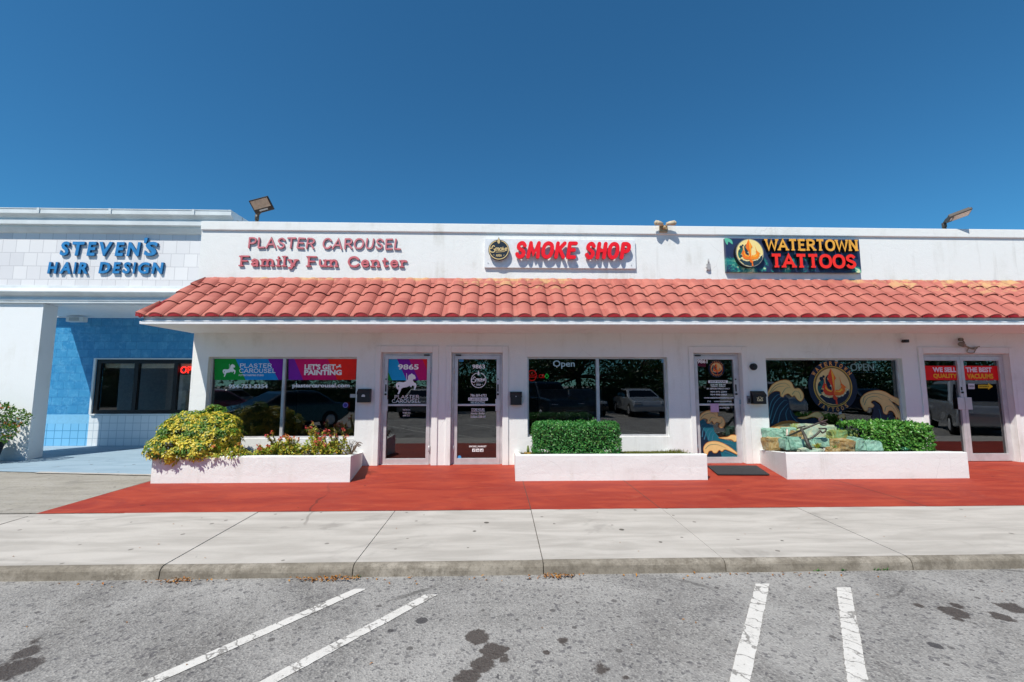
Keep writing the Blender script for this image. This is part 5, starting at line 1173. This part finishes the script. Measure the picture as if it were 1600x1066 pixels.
t = thing('dry_plant', 'withered grey leafless plant at the right end of the flower planter', 'dry plant', b0); mb = MB()
for i in range(34):
    a = r.uniform(0, 6.28); h = r.uniform(.05, .22); p = b0+Vector((math.cos(a)*.04, math.sin(a)*.04, 0)); q = p+Vector((math.cos(a)*h*.6, math.sin(a)*h*.5, h)); e = q+Vector((math.cos(a)*.06, math.sin(a)*.05, -.05*r.random()))
    mb.tube(spline([p, p.lerp(q, .6)+rv(r)*.015, q, e], 4), .004, 4)
mb.build('stem', M['twig'], t)
def twig_pair(label, px, Y, z): 
    t = thing('dry_plant', label, 'dry plant', (at(px, 712, Y).x, Y, z)); mb = MB(); r = random.Random(int(px))
    for i in range(12):
        p = Vector((at(px, 712, Y).x+r.uniform(-.05, .05), Y, z)); mb.tube(spline([p, p+Vector((r.uniform(-.08, .08), r.uniform(-.04, .04), .10)), p+Vector((r.uniform(-.14, .14), r.uniform(-.06, .06), r.uniform(.05, .2)))], 4), .0035, 4)
    mb.build('stem', M['twig'], t)
twig_pair('bare twigs beside the yellow shrub over dry soil', 378, 7.45, .34)

def hedge(name, label, x0, x1, y0, y1, z0, z1, n, lmat, size, rad, seed, wob=.036, corr=None, cin=0.0):
    r = random.Random(seed); t = thing(name, label, 'hedge', ((x0+x1)/2, (y0+y1)/2, z0)); c = Vector(((x0+x1)/2, (y0+y1)/2, (z0+z1)/2)); h = Vector(((x1-x0)/2, (y1-y0)/2, (z1-z0)/2))
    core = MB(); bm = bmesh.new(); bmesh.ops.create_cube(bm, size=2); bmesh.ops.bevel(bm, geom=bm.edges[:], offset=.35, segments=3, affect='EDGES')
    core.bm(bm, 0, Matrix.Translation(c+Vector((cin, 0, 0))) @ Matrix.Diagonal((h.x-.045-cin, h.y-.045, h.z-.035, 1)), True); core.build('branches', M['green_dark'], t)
    lf = MB(); inner = h-Vector((rad, rad, rad)); areas = [(0, h.y*h.z), (1, h.x*h.z), (2, h.x*h.y)]
    while n:
        ax = r.choices((0, 1, 2), [a for _, a in areas])[0]; p = Vector((r.uniform(-h.x, h.x), r.uniform(-h.y, h.y), r.uniform(-h.z, h.z))); sgn = r.choice((-1, 1))
        if ax == 1 and sgn > 0 and r.random() < .7: continue
        if ax == 2 and sgn < 0: continue
        p[ax] = h[ax]*sgn; q = Vector([max(-inner[i], min(inner[i], p[i])) for i in range(3)]); nrm_ = (p-q)
        if nrm_.length < 1e-5: continue
        nrm_.normalize(); p = q+nrm_*rad; w = noise.noise((c+p)*6)*wob; p = c+p+nrm_*(w+r.uniform(-.030, .016)+(r.uniform(.0, .035) if r.random() < .06 else 0))
        if corr and not corr(p): continue
        d = (nrm_*r.uniform(.1, 1.0)+rv(r)*.9).normalized(); L = size*r.uniform(.7, 1.3)
        leaf(lf, p, d, (nrm_+rv(r)*.5).normalized(), L, L*.62, 0, .12, .1); n -= 1
    lf.build('foliage', lmat, t); return t
hedge('hedge', 'neatly clipped box shaped green hedge in the middle planter', .585, 1.985, 7.13, 7.66, .34, .865, 9500, M['leaf_hedge'], .034, .07, 41)
hedge('hedge', 'looser leafy green hedge right of the green rocks', 6.00, 7.42, 7.25, 7.85, .34, .83, 5200, M['leaf_ficus'], .052, .12, 42, .05, lambda p: p.x > 6.15+.25*max(0, .75-p.z), .22)
r = random.Random(8); mb = MB()          # turf in the middle planter
for i in range(5200):
    y = r.uniform(7.1, 8.33); x = r.uniform(1.9, 3.2) if r.random() < .75 else r.uniform(.36, 1.9); v = (y-7.085)/1.26; z = .382+(.245-.40)*max(0, v)+.002
    d = (Vector((r.uniform(-.6, .6), r.uniform(-.6, .6), 1))).normalized(); leaf(mb, (x, y, z), d, rv(r), r.uniform(.015, .036), .006)
for i in range(260):
    p = Vector((3.06+r.gauss(0, .10), 7.55+r.gauss(0, .08), .33)); d = Vector((r.uniform(-.4, .4), r.uniform(-.4, .4), 1)); leaf(mb, p, d, rv(r), r.uniform(.03, .075), .008)
o = mb.build('turf', M['moss'], None); o['kind'] = 'stuff'; o['label'] = 'short yellowish turf on the soil of the middle planter'; o['category'] = 'turf'
b0 = at(825, 709, 7.2); t = thing('garden_ornament', 'small yellowed ornament with an upright green stalk at the middle planter\'s left end', 'ornament', (b0.x, 7.2, .375)); mb = MB()
mb.sphere((b0.x, 7.2, .392), .045, 0, 12, (1.3, 1, .5)); mb.sphere((b0.x-.04, 7.17, .40), .022, 0, 8); mb.build('base', plain('ochre_ornament', '9a7a30', .7, var=.3), t)
mb = MB(); mb.tube([(b0.x, 7.2, .40), (b0.x+.002, 7.2, .45), (b0.x, 7.2, .52)], [.020, .024, .012], 10); mb.build('stalk', plain('cactus_green', '5a6a24', .7, var=.3), t)

# ------------------------------------------------------------------ rocks and metalwork in the right planter
def mat_rock(name, cols):
    t = NT(name); n1 = t.noise(5, 6, .65, dist=1.2); n2 = t.noise(14, 6, .7, t.scaled((2, 2, .5)), .6); rp = t.n('ValToRGB'); t.t.links.new(t.math('ADD', t.math('MULTIPLY', n1, .6), t.math('MULTIPLY', n2, .4)), rp.inputs[0])
    el = rp.color_ramp.elements; el[0].position = .32; el[0].color = lin(cols[0]); el[1].position = .68; el[1].color = lin(cols[-1])
    for i, c in enumerate(cols[1:-1]): e = el.new(.32+.36*(i+1)/(len(cols)-1)); e.color = lin(c)
    t.color(rp.outputs[0]); t.rough(.5); t.bump(n2, .7, .02); return t.m
RK = {'tan': mat_rock('tan_green_rock', ['6a8a78', 'a89e78', '9a7c48', 'b8a880', '7a9880']), 'teal': mat_rock('pale_teal_rock', ['567a6a', '78a894', '94bca8', '6a9888', 'a8b8a0']), 'green': mat_rock('mossy_green_rock', ['4f7a50', '7aa070', '8a8a3a', '9ac0a0', 'b08a50']), 'pale': mat_rock('pale_slab_rock', ['a8b8a0', 'c0c4a8', '9ab8a8', 'c4b490'])}
ZR = zpt((1190, 640), 8.0); rr = random.Random(77)
def rock(label, bx, Y, dep, kind, rnd=.16, seed=1, taper=0.0):
    x0, x1, z0, z1 = box_px(ZR, *bx, Y); t_c = Vector(((x0+x1)/2, Y+dep/2, (z0+z1)/2)); bm = bmesh.new(); bmesh.ops.create_cube(bm, size=1); rg = random.Random(seed)
    for v in bm.verts: v.co += Vector((rg.uniform(-.10, .10), rg.uniform(-.1, .1), rg.uniform(-.08, .08))); v.co.x *= 1-taper*(v.co.z > 0)
    bmesh.ops.bevel(bm, geom=bm.edges[:], offset=rnd*.7, segments=2, affect='EDGES'); bmesh.ops.triangulate(bm, faces=bm.faces[:]); bmesh.ops.subdivide_edges(bm, edges=bm.edges[:], cuts=3, use_grid_fill=True)
    for v in bm.verts: 
        v.co = Vector((v.co.x*(x1-x0), v.co.y*dep, v.co.z*(z1-z0))); v.co += v.co.normalized()*(noise.noise(v.co*9+Vector((seed, 0, 0)))*.022+noise.noise(v.co*26+Vector((seed, 3, 0)))*.014)
    mb = MB(); mb.bm(bm, 0, None, False); o = mb.build('rock', RK[kind]); o.location = t_c; tag(o, label, 'rock', 'decorative rocks in the planter'); return o
rock('square tan rock at the left front corner of the pile', (112,362,292,530), 7.84, .26, 'tan', .12, 1)
rock('rounded teal rock with a grey left side behind the metal anchor', (332,352,562,525), 7.40, .30, 'teal', .22, 2)
rock('teal rock stacked behind the square tan rock', (112,248,290,372), 8.06, .25, 'teal', .12, 3)
rock('small blue green rock behind the white stake', (318,236,440,350), 7.98, .22, 'teal', .14, 4)
rock('largest pale slab with a flat sloping top at the back of the pile', (560,190,950,400), 7.80, .34, 'pale', .12, 5, .08)
rock('yellow stained rock between the teal rocks', (420,280,545,400), 7.78, .18, 'tan', .2, 6)
rock('mossy green striped rock left of the hedge', (905,262,1250,398), 7.62, .30, 'green', .12, 7)
rock('broad tan rock below the mossy striped rock', (958,386,1200,532), 7.20, .28, 'tan', .14, 8)
rock('narrow teal rock right of the broad tan rock', (1180,358,1305,530), 7.22, .26, 'teal', .18, 9)
rock('pale blue square rock touching the leafy hedge', (1298,386,1498,528), 7.20, .28, 'teal', .12, 10)
rock('dark streaked teal rock low in the middle of the pile', (640,360,900,490), 7.36, .24, 'teal', .16, 11)
rock('long flat stone along the planter edge in the middle', (520,492,790,548), 7.13, .16, 'pale', .22, 12)
rock('small flat tan stone at the front beside the broad tan rock', (860,478,1000,550), 7.12, .14, 'tan', .25, 13)
rock('low grey green stone behind the anchor crossbar', (430,190,640,290), 8.06, .22, 'green', .16, 14)
def zr(x, y, Y): return at(*ZR(x, y), Y)
t = thing('wooden_stake', 'pale weathered stake standing among the green rocks', 'stake', zr(318, 530, 7.74)); mb = MB(); mb.tube([zr(322,540,7.74), zr(316,430,7.74), zr(318,300,7.74), zr(318,244,7.74)], [.022, .018, .017, .013], 8); mb.build('post', mat_rock('birch_wood', ['3a2c24', 'c8b8a8', 'e0d4c8', '8a5a40']), t)
AM = plain('weathered_dark_metal', '4a4a44', .6, .4, .4, 30)
t = thing('anchor', 'dark weathered metal anchor lying across the green rocks', 'anchor', zr(600, 490, 7.16)); mb = MB()
mb.tube([zr(495,240,7.36), zr(540,330,7.26), zr(575,420,7.15), zr(612,495,7.15)], [.020, .026, .030, .030], 10); mb.build('shank', AM, t)
mb = MB(); mb.tube([zr(325,335,7.66), zr(500,255,7.36), zr(735,160,7.22)], [.014, .018, .014], 10); mb.sphere(zr(325,335,7.66), .022, 0, 10); mb.build('stock', AM, t)
mb = MB(); mb.tube(spline([zr(588,372,7.13), zr(650,340,7.13), zr(700,300,7.14), zr(735,262,7.15)], 4), .016, 8); mb.tube(spline([zr(712,236,7.15), zr(755,240,7.13), zr(805,238,7.13), zr(795,272,7.13), zr(760,292,7.13), zr(738,268,7.14)], 4), .013, 8); mb.build('arm', AM, t)
mb = MB(); mb.tube([zr(440,236,7.42), zr(548,206,7.34)], .013, 8); mb.build('crossbar', AM, t)
mb = MB()
for P in (((730,165),(748,190),(790,196),(826,178)), ((735,160),(770,150),(800,138),(822,128)), ((735,160),(720,130),(730,108),(765,100)), ((750,160),(780,170),(800,160))): mb.tube(spline([zr(*p, 7.22) for p in P], 4), [.017-.0006*i for i in range(4*(len(P)-1)+1)], 8)
mb.build('claw', plain('rusty_mauve_metal', '453638', .7, .2, .4, 25), t)
def fern(label, px, py, Y, n, L, mat, seed, name='small_plant'):
    r = random.Random(seed); b = zr(px, py, Y); t = thing(name, label, 'plant', b); mb = MB()
    for i in range(n):
        a = 2*math.pi*i/n+r.uniform(-.2, .2); el = r.uniform(.4, 1.3); d = Vector((math.cos(a)*math.cos(el), math.sin(a)*math.cos(el), math.sin(el))); leaf(mb, b, d, Vector((0, 0, 1)), L*r.uniform(.7, 1.1), L*.2, 0, .2, .15)
    mb.build('foliage', mat, t)
fern('small brown and green plant at the foot of the anchor', 700, 490, 7.20, 26, .13, M['leaf_thorn'], 1)
fern('small bright green plant between the front stones', 905, 500, 7.16, 18, .09, M['leaf_ficus'], 2)
fern('little blue green succulent at the hedge\'s lower right', 1795, 530, 7.18, 40, .10, leafmat('succulent_leaf', ['3f8a6a', '5aa888', '2f7a58']), 3, 'succulent')

# ------------------------------------------------------------------ bush at the left pillar
r = random.Random(61); t = thing('shrub', 'leafy bush with orange flowers against the left pillar', 'shrub', (-9.95, 8.72, 0))
BL2 = [(Vector(c), Vector(q)) for c, q in (((-9.98,8.70,.92),(.48,.30,.30)), ((-9.55,8.72,.86),(.36,.24,.17)), ((-9.75,8.68,.62),(.38,.24,.22)), ((-10.3,8.7,.8),(.4,.3,.4)))]
lf, fl = MB(), MB()
for p, n in blob_points(r, BL2, 1500): leaf(lf, p, (n+rv(r)*.8).normalized(), (n+rv(r)*.4).normalized(), r.uniform(.05, .085), .034, 0, .15, .1)
for p, n in blob_points(r, BL2, 90):
    for k in range(8): leaf(fl, p+n*.03+rv(r)*.018, rv(r), n, .026, .022, 0, .1)
lf.build('foliage', M['leaf_lime'], t); fl.build('flower', M['petal_orange'], t); mb = MB(); stems(mb, (-9.95, 8.74, .40), BL2, r, 30, .009); mb.build('stem', M['bark'], t)
t = thing('plant_pot', 'dark round pot under the flowering bush at the left pillar', 'pot', (-9.95, 8.72, 0)); mb = MB()
mb.tube([(-9.95,8.72,.004), (-9.95,8.72,.10), (-9.95,8.72,.36), (-9.95,8.72,.362), (-9.95,8.72,.42)], [.20, .23, .29, .31, .31], 28); mb.build('pot', V('24282e', .5), t)
# ------------------------------------------------------------------ loose leaves and weeds by the kerb
r = random.Random(9); mb = MB()
for px, n, sx in ((290, 46, .09), (515, 95, .13), (872, 60, .09), (700, 14, .6), (1255, 14, .5), (200, 14, .5), (1150, 10, .7)):
    c = at(px, 900, 3.93).x
    for i in range(n):
        p = Vector((c+r.gauss(0, sx), 3.925-abs(r.gauss(0, .025 if n > 30 else .05)), -.134+(r.random()*.018 if n > 30 else 0))); leaf(mb, p, Vector((r.uniform(-1, 1), r.uniform(-1, 1), r.uniform(-.1, .35))), (Vector((0, 0, 1))+rv(r)*.5).normalized(), r.uniform(.018, .042), .016, 0, .3, .2)
for i in range(60):
    p = Vector((r.uniform(-5, 7), r.uniform(2.2, 7), 0)); p.z = -.136 if p.y < 3.9 else (slope(min(p.y, 5.5))+.005 if p.y > 4.1 else -.05); leaf(mb, p, Vector((r.uniform(-1, 1), r.uniform(-1, 1), .1)), Vector((0, 0, 1)), r.uniform(.012, .03), .010, 0, .3, .2)
o = mb.build('dry_leaves', M['leaf_dry']); o['kind'] = 'stuff'; o['label'] = 'dry brown leaves gathered along the kerb'; o['category'] = 'leaves'
mb = MB()
for px in (1279, 1318, 1371, 1385, 560):
    c = at(px, 888, 3.95)
    for i in range(14): leaf(mb, (c.x+r.gauss(0, .02), 3.955, -.138), Vector((r.uniform(-.7, .7), r.uniform(-.9, -.1), .8)), rv(r), r.uniform(.015, .035), .007)
o = mb.build('weeds', M['leaf_hedge']); o['kind'] = 'stuff'; o['label'] = 'tiny green weeds in the gutter crack'; o['category'] = 'weeds'

# ------------------------------------------------------------------ what the glass mirrors: cars and trees across the lot
def car_mesh_parts(L, H, suv):
    hw = .92; b = .27
    if suv: low = [(-L/2, .45), (-L/2+.06, 1.02), (L/2-1.25, 1.08), (L/2-.15, .98), (L/2, .72), (L/2-.03, .35)]; cab = [(-L/2+.08, 1.0), (-L/2+.22, H-.06), (-L/2+.6, H), (L/2-2.05, H), (L/2-1.25, 1.06)]
    else: low = [(-L/2, .5), (-L/2+.05, .92), (-L/2+.9, .98), (L/2-1.35, .95), (L/2-.25, .80), (L/2, .58), (L/2-.03, .30)]; cab = [(-L/2+.55, .95), (-L/2+1.25, H-.03), (-L/2+1.9, H), (L/2-2.15, H-.04), (L/2-1.25, .93)]
    low = low+[(L/2-.5, b), (-L/2+.4, b)]
    return hw, low, cab
def car(label, loc, rot, paint, suv=False, H=None, L=None):
    L = L or (4.9 if suv else 4.6); H = H or (1.78 if suv else 1.44); hw, low, cab = car_mesh_parts(L, H, suv)
    t = thing('parked_car', label, 'car', (loc[0], loc[1], -.14), 'cars parked across the lot'); t.rotation_euler = (0, 0, rot)
    Mx = Matrix.Translation((loc[0], loc[1], -.14)) @ Matrix.Rotation(rot, 4, 'Z')
    pm = plain('car_paint_'+paint, paint, .22, .3, .03); pm.node_tree.nodes['Principled BSDF'].inputs['Coat Weight'].default_value = .8
    def part(name, f, m, bev=0):
        mb = MB(); f(mb); o = mb.build(name, m); o.parent = t
        if bev: md = o.modifiers.new('bevel', 'BEVEL'); md.width = bev; md.segments = 3; md.limit_method = 'ANGLE'; md.angle_limit = R(25)
        return o
    def hull(mb, prof, w0, w1, zs):
        vs = []; zl = min(p[1] for p in prof); zh = max(p[1] for p in prof)
        for s in (-1, 1):
            for x, z in prof: w = w0+(w1-w0)*(z-zl)/(zh-zl); vs.append((x, s*w, z))
        n = len(prof); mb.mesh(vs, [tuple(range(n)), tuple(range(2*n-1, n-1, -1))]+[((i+1) % n, i, i+n, (i+1) % n+n) for i in range(n)])
    part('body', lambda mb: (hull(mb, low, hw, hw-.06, 0), hull(mb, cab, hw-.07, hw-.27, 0)), pm, .07)
    def sidewin(mb):
        z0, z1 = (1.10 if suv else .99), H-.12
        def xa(z, e): (x0, a), (x1, c) = e; return x0+(x1-x0)*(z-a)/(c-a)
        ef, er = (cab[-1], cab[-2]), (cab[0], cab[1])
        for s in (-1, 1):
            w = lambda z: hw-.07-.20*(z-cab[0][1])/(H-cab[0][1])+.006
            q = [(xa(z0, er)+.14, z0), (xa(z0, ef)-.16, z0), (xa(z1, ef)-.12, z1), (xa(z1, er)+.12, z1)]
            f = [(x, s*w(z), z) for x, z in q]; mb.face(f if s < 0 else f[::-1])
        for e, s in ((ef, 1), (er, -1)):
            f = [(xa(z0, e)+.012*s, -hw+.20, z0+.0), (xa(z0, e)+.012*s, hw-.20, z0), (xa(z1, e)+.012*s, hw-.34, z1), (xa(z1, e)+.012*s, -hw+.34, z1)]; mb.face(f if s > 0 else f[::-1])
    part('window', sidewin, V('0c0e12', .08))
    for x in (-L/2+.85, L/2-.9):
        for s in (-1, 1):
            w = part('wheel', lambda mb: (mb.tube([(x, s*(hw-.21), .33), (x, s*(hw-.20), .33), (x, s*(hw+.0), .33), (x, s*(hw+.012), .33)], [.28, .33, .33, .28], 24)), V('141414', .8))
            mb = MB(); mb.tube([(x, s*(hw+.0125), .33), (x, s*(hw+.02), .33)], [.20, .16], 16); o = mb.build('rim', M['alu']); o.parent = w
    for s in (-1, 1):
        part('headlight', lambda mb: mb.bbox(L/2-.20, L/2-.03, s*.66-.17, s*.66+.17, .66, .80, .03), V('d8dce0', .1)); part('tail_light', lambda mb: mb.bbox(-L/2-.015, -L/2+.12, s*.76-.10, s*.76+.10, .72, .95, .02), V('a0141a', .2))
    return t
A_ = R(53)
car('dark sedan mirrored in the window under the rainbow banner', (-8.0, .9), R(127)+math.pi*0, '16181c')
car('silver sport utility car mirrored in the double glass door', (16.6, 2.2), R(127), 'b4b6ba', True)
car('dark sport utility car mirrored at the left of the middle window', (2.2, -4.4), R(70), '14161a', True)
car('red sedan mirrored beyond the yellow shrub', (-12.6, -1.2), R(127), '8a2030')
for lab, x, y, a, c, s in (('white sedan far across the lot at its left side', -15, -6.5, 95, 'c8cacc', False), ('black sedan far across the lot mirrored low in the middle window', 4.4, -6.9, 85, '101114', False), ('pale sedan far across the lot mirrored in the middle window', 7.6, -6.6, 92, 'b8bcc0', False), ('white sport utility car far across the lot at its right side', 14.2, -6.4, 88, 'd0d0d0', True), ('grey sedan far across the lot behind the doors', -4.2, -7.0, 90, '6a6e74', False), ('dark blue sedan far across the lot right of centre', 20.5, -6.8, 94, '1c2638', False)):
    car(lab, (x, y), R(a), c, s)
def make_tree(label, x, y, h, seed):
    r = random.Random(seed); t = thing('tree', label, 'tree', (x, y, -.14), 'trees across the parking lot'); tk, lf = MB(), MB(); b = Vector((0, 0, 0))
    top = Vector((r.uniform(-.3, .3), r.uniform(-.3, .3), h*.28)); tk.tube([b, b.lerp(top, .5)+rv(r)*.1, top], [.26, .2, .16], 10)
    cl = []
    for i in range(34):
        a = r.uniform(0, 6.28); e = r.uniform(-.25, 1.2); d = Vector((math.cos(a)*math.cos(e), math.sin(a)*math.cos(e), math.sin(e)))*h*.45*r.uniform(.6, 1.0); p = b.lerp(top, r.uniform(.75, 1))+d; tk.tube(spline([top*.9, top.lerp(p, .5)+rv(r)*.3, p], 4), [.11-.010*k for k in range(9)], 6); cl.append((p, h*r.uniform(.10, .19)))
    for p, s in cl:
        for k in range(260):
            v = rv(r)*s*r.uniform(.35, 1.15); leaf(lf, p+Vector((v.x*1.2, v.y*1.2, v.z*.8)), rv(r), rv(r), r.uniform(.14, .28), .12, 0, .2)
    o = tk.build('trunk', M['bark']); o.parent = t; o = lf.build('crown', M['leaf_tree']); o.parent = t; return t
tr = [make_tree('broad tree mirrored in the middle shop window', 5.5, -12.5, 8.5, 1), make_tree('tall tree across the lot left of centre', -5, -13.5, 8.5, 2)]
for i, (lab, x, y, s, rz_) in enumerate((('large tree across the lot mirrored in the first window', -13, -12.5, 1.05, 1.0), ('tree at the far left of the lot', -22, -13, 1.0, 2.2), ('tree far right across the lot', 14.5, -13, .95, 4.0), ('second tree from the right end of the lot', 22, -13, 1.1, .5), ('rightmost tree across the lot', 31, -14, 1.0, 3.0), ('leftmost tree across the lot', -32, -14, 1.1, 5.0), ('small tree behind the middle of the lot', .5, -14.5, .8, 2.7), ('slim tree standing near the right side of the lot', 10, -14.5, .9, 1.7))):
    c = copy_tree(tr[i % 2]); c.location = (x, y, -.14); c.scale = (s, s, s); c.rotation_euler = (0, 0, rz_); c['label'] = lab
r = random.Random(91); t = thing('added_far_hedge', 'long dark hedge added across the lot to darken the shop glass', 'hedge', (0, -10.4, -.14)); lf = MB()  # unseen hedge, added to cover the bright horizon mirrored in the glass
for i in range(9000): p = Vector((r.uniform(-42, 42), -10.4+r.gauss(0, .3), r.uniform(-.1, 1.5)+.35*noise.noise(Vector((i*.01, 0, 0))))); leaf(lf, p, rv(r), rv(r), r.uniform(.14, .3), .16, 0, .2)
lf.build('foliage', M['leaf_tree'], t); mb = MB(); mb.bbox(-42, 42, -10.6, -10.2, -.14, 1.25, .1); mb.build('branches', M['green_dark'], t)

mb = MB(); mb.face([(-60,-30,-.134),(60,-30,-.134),(60,-9.4,-.134),(-60,-9.4,-.134)]); structure(mb.build('grass_verge', plain('mown_grass', '3c4a20', .95, var=.35, scale=9)))
